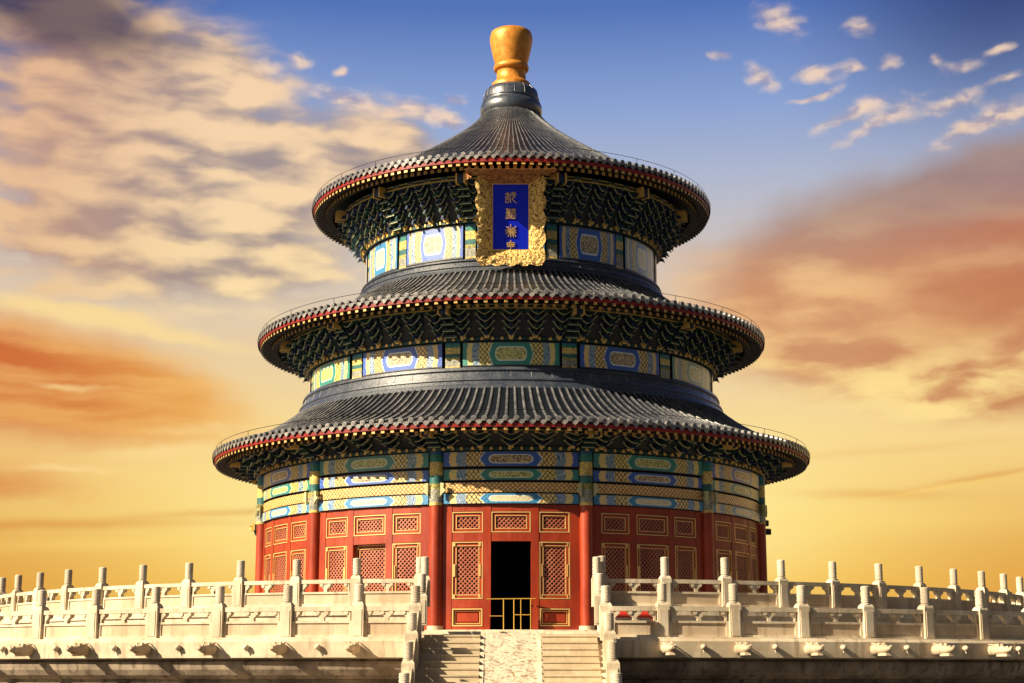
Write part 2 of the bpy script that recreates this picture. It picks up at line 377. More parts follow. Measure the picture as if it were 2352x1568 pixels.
M = dict(
    stone=mat('weathered_marble', rough=.75, fn=f_stone((.76, .66, .50), (.54, .44, .31), .55)),
    stone2=mat('terrace_marble', rough=.8, fn=f_stone((.72, .61, .45), (.52, .41, .28), .65)),
    brick=mat('grey_brick_floor', rough=.85, fn=f_ground),
    slab=mat('tan_slab_marble', rough=.8, fn=f_stone((.66, .53, .37), (.48, .36, .24), .5)),  # darker tan marble for sunk slabs and spouts
    wall=mat('streaked_wall_stone', rough=.85, fn=f_stone((.46, .36, .26), (.20, .15, .11), .9)),
    head=mat('weathered_post_head', rough=.8, fn=f_stone((.66, .58, .46), (.46, .38, .29), .6)),
    step=mat('step_stone', rough=.8, fn=f_step), ramp=mat('carved_marble', rough=.75, fn=f_ramp),
    ground=mat('plaza_paving', rough=.85, fn=f_ground),
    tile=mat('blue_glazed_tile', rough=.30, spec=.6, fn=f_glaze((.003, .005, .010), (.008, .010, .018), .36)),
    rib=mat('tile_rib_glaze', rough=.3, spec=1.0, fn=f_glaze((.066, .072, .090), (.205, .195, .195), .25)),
    ribd=mat('tile_rib_shaded_flank', rough=.3, spec=1.0, fn=f_glaze((.012, .016, .026), (.034, .038, .050), .24)),  # same glaze as the ribs, darkened as shade on their flanks
    ridge=mat('blue_ridge_glaze', rough=.3, spec=1.0, coat=.8, fn=f_glaze((.022, .032, .055), (.060, .068, .088), .30)),
    tend=mat('tile_end_glaze', rough=.35, spec=.7, fn=f_glaze((.11, .108, .118), (.30, .275, .265), .26)),
    red=mat('red_lacquer', rough=.45, fn=f_lacquer((.27, .024, .006), (.40, .048, .011))),
    fascia=mat('eave_red', rough=.5, fn=f_lacquer((.20, .007, .006), (.27, .010, .008))),
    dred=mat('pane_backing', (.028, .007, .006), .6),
    lattice=mat('lattice_paint', rough=.45, fn=f_lacquer((.38, .10, .055), (.52, .18, .10))),
    trim=mat('gilt_trim', (.80, .50, .19), .40, .3),
    gold=mat('gilded_bronze', rough=.40, metal=.25, fn=f_gold),
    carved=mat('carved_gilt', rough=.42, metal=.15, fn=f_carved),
    crest=mat('shaded_carved_gilt', rough=.45, metal=.1, fn=lambda gg, b: f_carved(gg, b, (.14, .03, .008), (.62, .27, .08))),  # darker copy of the carved gilt, shade of the down-facing crest painted in
    goldpaint=mat('gold_paint', (.80, .50, .14), .4, .2),
    raftend=mat('rafter_end_gold', (.66, .40, .13), .42, .15),
    rafter=mat('rafter_paint', (.055, .040, .035), .5),
    soffit=mat('soffit_paint', rough=.6, fn=f_soffit),
    brk=mat('bracket_green', (.012, .050, .050), .42), brkb=mat('bracket_blue', (.012, .028, .085), .42),
    brkline=mat('bracket_outline', (.52, .50, .27), .42),
    beamB=mat('blue_painted_beam', rough=.40, coat=.9, fn=f_beam((.018, .10, .50), (.72, .76, .80), (.06, .02, .03), (.95, .72, .36))),
    beamG=mat('green_painted_beam', rough=.40, coat=.9, fn=f_beam((.012, .24, .20), (.66, .76, .62), (.20, .24, .05), (.92, .82, .30), (.78, .68, .14), (.03, .17, .30))),
    beamA=mat('azure_painted_beam', rough=.40, coat=.9, fn=f_beam((.03, .24, .50), (.80, .84, .80), (.62, .56, .40), (.90, .78, .44), (.92, .72, .30), (.05, .20, .46))),
    scroll=mat('gold_scroll_board', rough=.40, coat=.8, fn=f_scroll),
    capital=mat('painted_capital', rough=.42, fn=f_capital),
    gap=mat('dark_joint', (.012, .012, .016), .6),
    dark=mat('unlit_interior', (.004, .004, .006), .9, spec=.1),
    panel=mat('ultramarine_board', rough=.5, spec=.2, coat=0, fn=f_blue_panel),
    wire=mat('wire_metal', (.03, .03, .03), .4, .6),
    brass=mat('yellow_barrier_paint', (.58, .34, .06), .4, .2),
    lamp=mat('lamp_housing', (.02, .02, .022), .45),
    barred=mat('barrier_red', (.45, .03, .015), .4),
)

# ------------------------------------------------------------------ mesh builder


class MB:
    def __init__(s): s.v = []; s.f = []; s.mi = []; s.uv = []; s.uvm = []; s.sm = []; s.mats = []
    def mat(s, m):
        if m not in s.mats: s.mats.append(m)
        return s.mats.index(m)
    def face(s, pts, m, uv=None, uvm=None, smooth=False):
        i = len(s.v); s.v.extend(pts); s.f.append(tuple(range(i, i + len(pts)))); s.mi.append(s.mat(m))
        s.uv.append(uv); s.uvm.append(uvm); s.sm.append(smooth)
    def grid(s, rows, m, closed=False, smooth=True, uvf=None):
        """rows: list of lists of points"""
        i0 = len(s.v); nr = len(rows); nc = len(rows[0])
        for r in rows: s.v.extend(r)
        k = s.mat(m)
        for a in range(nr - 1):
            for b in range(nc if closed else nc - 1):
                b2 = (b + 1) % nc
                s.f.append((i0 + a * nc + b, i0 + a * nc + b2, i0 + (a + 1) * nc + b2, i0 + (a + 1) * nc + b)); s.mi.append(k)
                if uvf: s.uv.append([uvf(a, b), uvf(a, b + 1), uvf(a + 1, b + 1), uvf(a + 1, b)])
                else: s.uv.append(None)
                s.uvm.append(None); s.sm.append(smooth)
    def box(s, x0, x1, y0, y1, z0, z1, m, T=None, taper=1):
        cx, cy = (x0 + x1) / 2, (y0 + y1) / 2
        q = lambda x: cx + (x - cx) * taper
        e = lambda y: cy + (y - cy) * taper
        p = [(x0, y0, z0), (x1, y0, z0), (x1, y1, z0), (x0, y1, z0), (q(x0), e(y0), z1), (q(x1), e(y0), z1), (q(x1), e(y1), z1), (q(x0), e(y1), z1)]
        if T: p = [T(a) for a in p]
        for f in ((3, 2, 1, 0), (4, 5, 6, 7), (0, 1, 5, 4), (1, 2, 6, 5), (2, 3, 7, 6), (3, 0, 4, 7)): s.face([p[i] for i in f], m)
    def prism(s, poly, y0, y1, m, T=None, me=None):
        """poly in (x,z), extruded y0..y1 (front at y0)"""
        a = [(x, y0, z) for x, z in poly]; b = [(x, y1, z) for x, z in poly]
        if T: a = [T(p) for p in a]; b = [T(p) for p in b]
        s.face(a, m); s.face(b[::-1], m); n = len(poly)
        for i in range(n): j = (i + 1) % n; s.face([a[j], a[i], b[i], b[j]], me or m)
    def arc(s, a0, a1, r0, r1, z0, z1, m, seg=6, side=None, back=True):
        """curved slab between angles a0,a1 (rad), radii r0<r1"""
        side = side or m; L = (a1 - a0) * r1
        for i in range(seg):
            t0, t1 = i / seg, (i + 1) / seg; p0, p1 = a0 + (a1 - a0) * t0, a0 + (a1 - a0) * t1
            s.face([cy(p0, r1, z0), cy(p1, r1, z0), cy(p1, r1, z1), cy(p0, r1, z1)], m, [(t0, 0), (t1, 0), (t1, 1), (t0, 1)],
                   [(t0 * L, 0), (t1 * L, 0), (t1 * L, z1 - z0), (t0 * L, z1 - z0)])
            s.face([cy(p0, r1, z1), cy(p1, r1, z1), cy(p1, r0, z1), cy(p0, r0, z1)], side)
            s.face([cy(p0, r0, z0), cy(p1, r0, z0), cy(p1, r1, z0), cy(p0, r1, z0)], side)
            if back: s.face([cy(p1, r0, z0), cy(p0, r0, z0), cy(p0, r0, z1), cy(p1, r0, z1)], side)
        s.face([cy(a0, r0, z0), cy(a0, r1, z0), cy(a0, r1, z1), cy(a0, r0, z1)], side)
        s.face([cy(a1, r1, z0), cy(a1, r0, z0), cy(a1, r0, z1), cy(a1, r1, z1)], side)
    def lathe(s, prof, m, seg=96, a0=0, a1=2 * pi, smooth=True):
        full = abs(a1 - a0 - 2 * pi) < 1e-6
        n = seg if full else seg + 1
        ang = [a0 + (a1 - a0) * i / seg for i in range(n)]
        ring = [[cy(a, r, z) for a in ang] for r, z in prof]
        if smooth: s.grid(ring, m, closed=full, smooth=True)
        else:
            for i in range(len(ring) - 1): s.grid([ring[i], ring[i + 1]], m, closed=full, smooth=True)
    def tube(s, path, rad, m, n=6, cap=True):
        rows = []; rads = rad if isinstance(rad, (list, tuple)) else [rad] * len(path)
        P = [Vector(p) for p in path]
        for i, p in enumerate(P):
            d = (P[min(i + 1, len(P) - 1)] - P[max(i - 1, 0)]).normalized()
            u = d.cross(Vector((0, 0, 1)))
            if u.length < 1e-3: u = Vector((1, 0, 0))
            u.normalize(); v = d.cross(u)
            rows.append([tuple(p + (u * cos(2 * pi * k / n) + v * sin(2 * pi * k / n)) * rads[i]) for k in range(n)])
        s.grid(rows, m, closed=True)
        if cap: s.face(rows[0][::-1], m); s.face(rows[-1], m)
    def build(s, name, parent=None, inv=None, merge=False):
        me = bpy.data.meshes.new(name); me.from_pydata([tuple(p) for p in s.v], [], s.f)
        for m in s.mats: me.materials.append(m)
        me.polygons.foreach_set('material_index', s.mi); me.polygons.foreach_set('use_smooth', s.sm)
        if any(u for u in s.uv):
            for nm, data in (('UVMap', s.uv), ('UVm', s.uvm)):
                lay = me.uv_layers.new(name=nm); fl = []
                for f, u in zip(s.f, data): fl += [c for t in (u or [(0, 0)] * len(f)) for c in t]
                lay.data.foreach_set('uv', fl)
        me.update()
        if merge:
            import bmesh
            bm = bmesh.new(); bm.from_mesh(me); bmesh.ops.remove_doubles(bm, verts=bm.verts, dist=1e-4)
            bmesh.ops.recalc_face_normals(bm, faces=bm.faces); bm.to_mesh(me); bm.free()
        o = bpy.data.objects.new(name, me); C.objects.link(o)
        if parent: attach(o, parent)
        return o


ROOTLOC = {}


def attach(o, parent):
    o.parent = parent
    if parent.name in ROOTLOC: o.matrix_parent_inverse = Matrix.Translation(ROOTLOC[parent.name]).inverted()


def cy(a, r, z): return (r * sin(a), -r * cos(a), z)


def thing(name, label, cat, loc=(0, 0, 0), group=None):
    o = bpy.data.objects.new(name, None); C.objects.link(o); o.location = loc
    o['label'] = label; o['category'] = cat; o.empty_display_size = .3
    if group: o['group'] = group
    ROOTLOC[o.name] = Vector(loc); return o


def tag(o, label, cat, group=None):
    o['label'] = label; o['category'] = cat
    if group: o['group'] = group
    return o


def structure(o): o['kind'] = 'structure'; return o


def clone(o, parent, rotz=None, mtx=None):
    c = o.copy(); C.objects.link(c); mi = o.matrix_parent_inverse.copy(); c.parent = parent; c.matrix_parent_inverse = mi
    if rotz is not None: c.rotation_euler.z = rotz
    for ch in list(o.children): clone(ch, c)
    return c


# ------------------------------------------------------------------ ground
b = MB(); b.face([(-3000, -3000, 0), (3000, -3000, 0), (3000, 6000, 0), (-3000, 6000, 0)], M['ground'])
structure(b.build('plaza'))

# ------------------------------------------------------------------ the hall
FLOOR = 3.42
hall = thing('temple_hall', 'round triple-eaved hall with dark blue tiled roofs, gilded finial and red lattice walls', 'temple', (0, 0, 3.05))
b = MB(); b.lathe([(12.95, 3.04), (12.95, 3.30), (12.85, 3.42), (0.01, 3.42)], M['stone2'], 96, smooth=False); b.build('plinth', hall)

# finial and drum on top
b = MB()
b.lathe([(1.02, 31.02), (1.04, 31.16), (.98, 31.3), (.84, 31.42), (.75, 31.50), (.745, 31.75), (.745, 31.98), (.78, 32.02)], M['gold'], 64)
b.lathe([(.79, 32.0), (.86, 32.03), (.905, 32.12), (.905, 32.2), (.87, 32.30), (.80, 32.36)], M['gold'], 64)
fin = [(.80, 32.33), (.84, 32.42), (.93, 32.78), (1.02, 33.18), (1.08, 33.5), (1.10, 33.72), (1.085, 33.9), (1.03, 34.08), (.90, 34.17), (.70, 34.23), (.45, 34.25), (.2, 34.25), (.01, 34.25)]
b.lathe(fin, M['gold'], 64)
finial = b.build('finial', hall)
b = MB()
b.lathe([(1.40, 29.5), (1.55, 29.62), (1.58, 29.85), (1.57, 30.02), (1.50, 30.2), (1.44, 30.24), (1.42, 30.3), (1.41, 30.36)], M['ridge'], 64)
b.lathe([(1.41, 30.34), (1.445, 30.37), (1.445, 30.43), (1.405, 30.46)], M['ridge'], 64)
b.lathe([(1.40, 30.44), (1.37, 30.7), (1.30, 30.88), (1.17, 31.02), (1.0, 31.10), (.5, 31.12)], M['ridge'], 64)
for i in range(16):                                     # raised joints of the drum tiles
    a = i * pi / 8 + .12
    b.tube([cy(a, 1.405, 30.44), cy(a, 1.378, 30.7), cy(a, 1.305, 30.885), cy(a, 1.17, 31.02)], .014, M['tend'], 4)
b.build('ridge_drum', hall)


def lerp_prof(prof, n):
    """resample a polyline profile with Catmull-Rom"""
    P = [Vector((p[0], p[1])) for p in prof]; P = [P[0] * 2 - P[1]] + P + [P[-1] * 2 - P[-2]]
    out = []; segs = len(P) - 3
    for i in range(n + 1):
        t = i / n * segs; k = min(int(t), segs - 1); u = t - k
        p0, p1, p2, p3 = P[k:k + 4]
        out.append(.5 * ((2 * p1) + (p2 - p0) * u + (2 * p0 - 5 * p1 + 4 * p2 - p3) * u * u + (3 * p1 - p0 - 3 * p2 + p3) * u ** 3))
    return [(q.x, q.y) for q in out]


def roof(prof, nrib, rr, soff_r, soff_z, fas, nraft, ridge_prof=None, wirelabel=None):
    """prof from top to eave; ribs of half-round tiles; returns roof object with its sub-parts"""
    pr = lerp_prof(prof, 22)
    b = MB(); b.lathe(pr, M['tile'], 144)
    re, ze = pr[-1]
    b.lathe([(re, ze), (re - .02, ze - .10), (re - .12, ze - .12)], M['tile'], 144)
    r0 = pr[0][0]; ribm = M['rib']
    for i in range(nrib):
        a = 2 * pi * (i + .5) / nrib
        ca, sa = cos(a), sin(a); rows = []
        wob = random.uniform(-.012, .012)
        for j, (r, z) in enumerate(pr):
            q = min(1.0, .25 + .75 * (r / re)) * rr * (1 + (.06 if j % 2 else -.04))
            half = min(q, pi * r / nrib * .42)
            dr = pr[min(j + 1, 22)][0] - pr[max(j - 1, 0)][0]; dz = pr[min(j + 1, 22)][1] - pr[max(j - 1, 0)][1]
            L = sqrt(dr * dr + dz * dz) or 1; nr_, nz_ = -dz / L, dr / L
            row = []
            for k in range(5):
                t = pi * k / 4
                tx = -cos(t) * half; up = sin(t) * half * 1.15 + wob * .3
                rad = r + nr_ * up
                row.append((sa * rad + ca * tx, -ca * rad + sa * tx, z + nz_ * up - .005))
            rows.append(row)
        for k0, k1, mm in ((0, 1, M['ribd']), (1, 3, ribm), (3, 4, M['ribd'])): b.grid([q[k0:k1 + 1] for q in rows], mm, smooth=True)  # pale crown, dark flanks: side shading painted into the rib colours
    ro = b.build('roof', hall)
    # row of round tile ends and pointed drip tiles along the eave
    b = MB()
    for i in range(nrib):
        a = 2 * pi * (i + .5) / nrib
        T = lambda p, a=a: (p[0] * cos(a) + (re + p[1]) * sin(a), p[0] * sin(a) - (re + p[1]) * cos(a), ze + p[2])
        q = .115; n = 10
        fr = [T((q * cos(2 * pi * k / n), .06, rr * .45 + q * sin(2 * pi * k / n))) for k in range(n)]
        bk = [T((q * cos(2 * pi * k / n), -.12, rr * .45 + .02 + q * sin(2 * pi * k / n))) for k in range(n)]
        b.face(fr, M['tend'])
        for k in range(n): k2 = (k + 1) % n; b.face([fr[k2], fr[k], bk[k], bk[k2]], M['rib'], smooth=True)
        ri = [T((q * .62 * cos(2 * pi * k / n), .075, rr * .45 + q * .62 * sin(2 * pi * k / n))) for k in range(n)]
        b.face(ri, M['rib'])
        h = pi * re / nrib                               # drip tile between two ribs
        cx = h
        pts = [(cx - h * .72, -.02), (cx - h * .55, -.13), (cx, -.235), (cx + h * .55, -.13), (cx + h * .72, -.02)]
        b.face([T((x, .035, z)) for x, z in pts], M['tend'])
        b.face([T((x, .0, z)) for x, z in pts][::-1], M['tile'])
        for k in range(4):
            (x1, z1), (x2, z2) = pts[k], pts[k + 1]; b.face([T((x1, .035, z1)), T((x1, 0, z1)), T((x2, 0, z2)), T((x2, .035, z2))], M['tile'])
    b.build('eave_tile', ro)
    b = MB(); fr_, fz = fas
    b.lathe([(fr_ - .08, fz + .12), (fr_ + .04, fz + .10), (fr_ + .035, fz - .05), (fr_ - .1, fz - .055)], M['fascia'], 144, smooth=False)
    b.build('fascia', ro)
    # rafters: square flying rafters with gilt ends over round ones
    b = MB(); s0 = (fz - .09)
    slope = (soff_z - s0) / (fr_ - soff_r)
    for i in range(nraft):
        a = 2 * pi * (i + .5) / nraft
        hw = .075 if nraft > 170 else .085
        for (ra, rb, dz, hh) in ((fr_ - .02, soff_r + .05, -.02, hw), (fr_ - .55, soff_r, -.22, hw)):
            T = lambda p, a=a: (p[0] * cos(a) + p[1] * sin(a), p[0] * sin(a) - p[1] * cos(a), p[2])
            za = s0 + (fr_ - ra) * slope + dz; zb = s0 + (fr_ - rb) * slope + dz
            p = [(-hh, ra, za - hh), (hh, ra, za - hh), (hh, ra, za + hh), (-hh, ra, za + hh), (-hh, rb, zb - hh), (hh, rb, zb - hh), (hh, rb, zb + hh), (-hh, rb, zb + hh)]
            p = [T(q) for q in p]
            b.face([p[0], p[1], p[2], p[3]], M['raftend'])
            for f in ((5, 1, 0, 4), (1, 5, 6, 2), (4, 0, 3, 7)): b.face([p[k] for k in f], M['rafter'])
    b.build('rafter_row', ro)
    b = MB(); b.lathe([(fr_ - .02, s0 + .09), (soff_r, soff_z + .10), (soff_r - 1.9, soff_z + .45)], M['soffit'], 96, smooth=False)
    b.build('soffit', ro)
    # lightning conductor above the eave
    b = MB(); n = 144
    b.grid([[cy(2 * pi * i / n, re - .10 + .012 * cos(t), ze + .40 + .012 * sin(t)) for i in range(n)] for t in [k * pi / 2 for k in range(5)]], M['wire'], closed=True)
    for i in range(24): a = 2 * pi * i / 24 + .1; b.tube([cy(a, re - .10, ze + .05), cy(a, re - .10, ze + .40)], .012, M['wire'], 4)
    b.build('lightning_conductor', ro)
    return ro


roofs = [
    roof([(10.45, 13.70), (11.4, 13.0), (12.6, 12.32), (13.6, 11.93), (14.30, 11.72)], 208, .078, 13.35, 11.62, (14.22, 11.47), 208),
    roof([(7.55, 19.62), (8.6, 18.86), (10.0, 18.1), (11.4, 17.62), (12.36, 17.42)], 180, .076, 11.45, 17.28, (12.28, 17.18), 180),
    roof([(1.40, 29.75), (1.75, 29.22), (2.5, 28.52), (3.6, 27.72), (5.2, 26.68), (7.2, 25.45), (8.8, 24.72), (9.92, 24.31)], 160, .052, 8.95, 24.22, (9.85, 24.04), 168),
]
# stepped ridge bands between a roof and the wall above it


def ridge(pr, name='ridge_band'):
    b = MB()
    b.lathe(pr, M['ridge'], 144, smooth=False)
    rm, zm = pr[len(pr) // 2]
    n = 72
    for i in range(n):
        a = 2 * pi * i / n
        (r1, z1), (r2, z2) = pr[4], pr[5]
        b.tube([cy(a, r1 + .004, z1), cy(a, r2 + .004, z2)], .011, M['tend'], 4)
    return b.build(name, hall)


def ridge_prof(rt, zt, rb, zb):
    H = zt - zb; f = lambda t, d: (rt + (rb - rt) * t + d, zt - H * t)
    return [(rt - .25, zt + .02), f(.02, -.02), f(.06, .10), f(.18, .10), f(.22, .0), f(.50, .0), f(.53, .08), f(.62, .08), f(.66, .01), f(.80, .02), f(.84, .10), f(1.0, .12), f(1.06, .02)]


ridge(ridge_prof(10.0, 14.70, 10.42, 13.66)); ridge(ridge_prof(7.32, 20.24, 7.62, 19.55))

# ---- columns and painted capitals (built at the front, then turned round the axis)
VIS = range(-4, 5)
PHI = R(30)
col = MB(); Rc = 11.98
cc = cy(PHI / 2, Rc, 0)
def vert_cyl(b, x, y, r, z0, z1, m, n=20, uv=False):
    rows = [[(x + r * cos(2 * pi * k / n), y + r * sin(2 * pi * k / n), z) for k in range(n)] for z in (z0, z1)]
    b.grid(rows, m, closed=True, uvf=(lambda a, k: (k / n, a)) if uv else None)
vert_cyl(col, cc[0], cc[1], .27, FLOOR, 8.52, M['red'])
vert_cyl(col, cc[0], cc[1], .33, FLOOR, FLOOR + .18, M['stone2'])
column0 = col.build('column', hall)
cap = MB(); vert_cyl(cap, cc[0], cc[1], .285, 8.50, 10.74, M['capital'], 24, True)
for s in (-1, 1):                                         # carved wing brackets under the beams
    T = lambda p: (cc[0] + p[0] * cos(PHI / 2) + p[1] * sin(PHI / 2), cc[1] + p[0] * sin(PHI / 2) - p[1] * cos(PHI / 2), p[2])
    cap.prism([(s * .27, 8.86), (s * .27, 9.42), (s * .42, 9.40), (s * .40, 9.2), (s * .52, 9.1), (s * .36, 8.98)][::s], .20, .32, M['brkline'], T)
cap.build('painted_capital', column0)
for k in VIS:
    if k != 0: clone(column0, hall, k * PHI)

# ---- bays between the columns


def ax(x, r=11.95): return x / r


def lattice(b, x0, x1, z0, z1, r, step, m, hw=.024):
    """crossed diagonal bars clipped to a rectangle on the curved wall"""
    W, H = x1 - x0, z1 - z0
    for sgn in (1, -1):
        c = -H + step / 2
        while c < W:
            # line x = c + t, z = t (t from 0..H), clipped
            t0, t1 = max(0, -c), min(H, W - c)
            if t1 - t0 > .04:
                p = [(c + t0, t0), (c + t1, t1)]
                if sgn < 0: p = [(W - x, z) for x, z in p]
                (xa, za), (xb, zb) = p
                L = sqrt((xb - xa) ** 2 + (zb - za) ** 2); nx, nz = -(zb - za) / L * hw, (xb - xa) / L * hw
                n = max(1, int(L / .5)); dr = .012 if sgn > 0 else 0
                for i in range(n):
                    q = []
                    for (t, s2) in ((i / n, -1), ((i + 1) / n, -1), ((i + 1) / n, 1), (i / n, 1)):
                        x = x0 + xa + (xb - xa) * t + nx * s2; z = z0 + za + (zb - za) * t + nz * s2; q.append((x, z))
                    if sgn < 0: q = q[::-1]
                    b.face([cy(ax(x), r + dr, z) for x, z in q], m)
                    for (u1, u2) in ((q[0], q[1]), (q[2], q[3])):
                        b.face([cy(ax(u1[0]), r + dr, u1[1]), cy(ax(u1[0]), r - .03, u1[1]), cy(ax(u2[0]), r - .03, u2[1]), cy(ax(u2[0]), r + dr, u2[1])], m)
            c += step


def trimframe(b, x0, x1, z0, z1, w, r0, r1, m):
    b.arc(ax(x0), ax(x1), r0, r1, z0, z0 + w, m, 4); b.arc(ax(x0), ax(x1), r0, r1, z1 - w, z1, m, 4)
    b.arc(ax(x0), ax(x0 + w), r0, r1 - .003, z0 + w, z1 - w, m, 1); b.arc(ax(x1 - w), ax(x1), r0, r1 - .003, z0 + w, z1 - w, m, 1)


def pane(name, x0, x1, z0, z1, fittings):
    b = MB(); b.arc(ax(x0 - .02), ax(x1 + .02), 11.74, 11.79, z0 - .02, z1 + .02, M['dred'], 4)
    o = b.build(name, hall)
    b = MB(); trimframe(b, x0 + .02, x1 - .02, z0 + .02, z1 - .02, .042, 11.79, 11.935, M['trim'])
    trimframe(b, x0 + .075, x1 - .075, z0 + .075, z1 - .075, .10, 11.79, 11.885, M['red'])
    trimframe(b, x0 + .165, x1 - .165, z0 + .165, z1 - .165, .03, 11.79, 11.895, M['trim'])
    if fittings:                                        # gilt corner and hinge plates
        for x in (x0 + .06, x1 - .20):
            for z in (z0 + .06, z1 - .20, (z0 + z1) / 2 - .25): b.arc(ax(x + (.0 if x < 0 else .06)), ax(x + .09), 11.88, 11.94, z, z + (.14 if z != (z0 + z1) / 2 - .25 else .5), M['trim'], 1)
    b.build('frame', o)
    b = MB(); lattice(b, x0 + .19, x1 - .19, z0 + .19, z1 - .19, 11.835, .19, M['lattice']); b.build('lattice', o)
    return o


XL, XM = (-2.46, -1.14), (-.83, .83)
XR = (1.14, 2.46)


def bay_frame(door):
    b = MB()
    segs = [(-2.95, 2.95)]
    low = [(-2.95, -.83), (.83, 2.95)] if door else segs
    for z0, z1, ss in ((FLOOR, 3.56, low), (4.32, 4.66, low), (7.02, 7.36, segs), (8.25, 8.53, segs)):
        for x0, x1 in ss: b.arc(ax(x0), ax(x1), 11.70, 11.93, z0, z1, M['red'], 6)
    for x0, x1 in ((-2.95, -2.46), (-1.14, -.83), (.83, 1.14), (2.46, 2.95)): b.arc(ax(x0), ax(x1), 11.69, 11.945, FLOOR + .01, 8.52, M['red'], 2)
    for x0, x1 in (XL, XR) if door else (XL, XM, XR):    # skirt panels
        b.arc(ax(x0), ax(x1), 11.72, 11.80, 3.56, 4.32, M['red'], 3)
    return b


def skirt(x0, x1):
    b = MB(); trimframe(b, x0 + .03, x1 - .03, 3.58, 4.30, .055, 11.80, 11.935, M['trim']); trimframe(b, x0 + .13, x1 - .13, 3.68, 4.20, .03, 11.80, 11.86, M['trim'])
    b.arc(ax(x0 + .22), ax(x1 - .22), 11.80, 11.845, 3.77, 4.11, M['red'], 3)
    return b.build('skirt_panel', hall)


bf = bay_frame(False).build('wall_frame', hall); bf.rotation_euler.z = PHI
bfd = bay_frame(True).build('door_surround', hall)
tr = [pane('transom_window', x0, x1, 7.36, 8.25, False) for x0, x1 in (XL, XM, XR)]
dl = [pane('door_leaf', x0, x1, 4.66, 7.02, True) for x0, x1 in (XL, XR)]
dm = pane('door_leaf', XM[0], XM[1], 4.66, 7.02, True); dm.rotation_euler.z = PHI
sk = [skirt(*XL), skirt(*XR)]; skm = skirt(*XM); skm.rotation_euler.z = PHI
dlm = None
for k in VIS:
    if k == 0: continue
    a = k * PHI
    if k != 1: clone(bf, hall, a); clone(skm, hall, a); q = clone(dm, hall, a)
    else: q = dm
    for o in tr + dl + sk: clone(o, hall, a)
    if k == -1:                                           # this leaf stands open: set back into the hall
        q.location = (.22 * sin(-a), .22 * cos(a), 0)

# ---- painted beams
beams = {}


def beam(z0, z1, m, r1, name='painted_beam', half=R(13.45), r0=11.75):
    b = MB(); b.arc(-half, half, r0, r1, z0, z1, M[m], 10, side=M['gap']); return b.build(name, hall)


rows = [(10.08, 10.72, 'beamB', 'beamG', 12.06), (9.52, 9.99, 'beamG', 'beamB', 12.03), (9.03, 9.43, 'scroll', 'scroll', 12.00), (8.55, 8.98, 'beamA', 'beamA', 12.05)]
for z0, z1, m0, m1, rr_ in rows:
    o0 = beam(z0, z1, m0, rr_, 'painted_beam' if m0 != 'scroll' else 'scroll_board'); o1 = beam(z0, z1, m1, rr_, 'painted_beam' if m0 != 'scroll' else 'scroll_board'); o1.rotation_euler.z = PHI
    for k in VIS:
        if k not in (0, 1): clone(o0 if k % 2 == 0 else o1, hall, k * PHI)
b = MB(); b.lathe([(11.84, 8.5), (11.84, 10.9)], M['gap'], 96); b.build('wall_core', hall)

# the two upper drums: wall core, beams and short painted posts
for (rw, z0, z1, ms) in ((9.87, 14.68, 15.82, ('beamG', 'beamB')), (7.25, 20.24, 21.92, ('beamA', 'beamB'))):
    b = MB(); b.lathe([(rw - .22, z0 - .3), (rw - .22, z1 + .9)], M['gap'], 96); b.build('wall_core', hall)
    hs = []
    for i in (0, 1):
        b = MB(); b.arc(-R(12.25), R(12.25), rw - .3, rw, z0 + .06, z1 - .02, M[ms[i]], 10, side=M['gap']); hs.append(b.build('painted_beam', hall))
    hs[1].rotation_euler.z = PHI
    b = MB(); b.arc(R(15 - 1.95), R(15 + 1.95), rw - .3, rw - .05, z0 + .04, z1, M['capital'], 3, side=M['gap']); ps = b.build('painted_post', hall)
    for k in VIS:
        if k not in (0, 1): clone(hs[k % 2], hall, k * PHI)
        if k != 0: clone(ps, hall, k * PHI)
# row of gilt studs on the top edge of each wall
for (rw, zt, n) in ((12.12, 10.78, 190), (9.93, 15.88, 150), (7.31, 21.98, 110)):
    b = MB(); b.lathe([(rw - .3, zt + .10), (rw + .06, zt + .10), (rw + .06, zt - .03), (rw - .3, zt - .04)], M['brk'], 96, smooth=False)
    for i in range(n):
        a = 2 * pi * i / n + random.uniform(-.004, .004); h = random.uniform(.05, .085)
        T = lambda p, a=a: (p[0] * cos(a) + (rw + p[1]) * sin(a), p[0] * sin(a) - (rw + p[1]) * cos(a), zt + .03 + p[2])
        b.prism([(-h, -.05), (h, -.05), (h * .7, .05), (0, .09), (-h * .7, .05)], -.1, -.0, M['goldpaint'], lambda p: T((p[0], -p[1] + .005, p[2])))
    b.build('gilt_cornice', hall)

# ---- bracket sets under the eaves
NB = 60


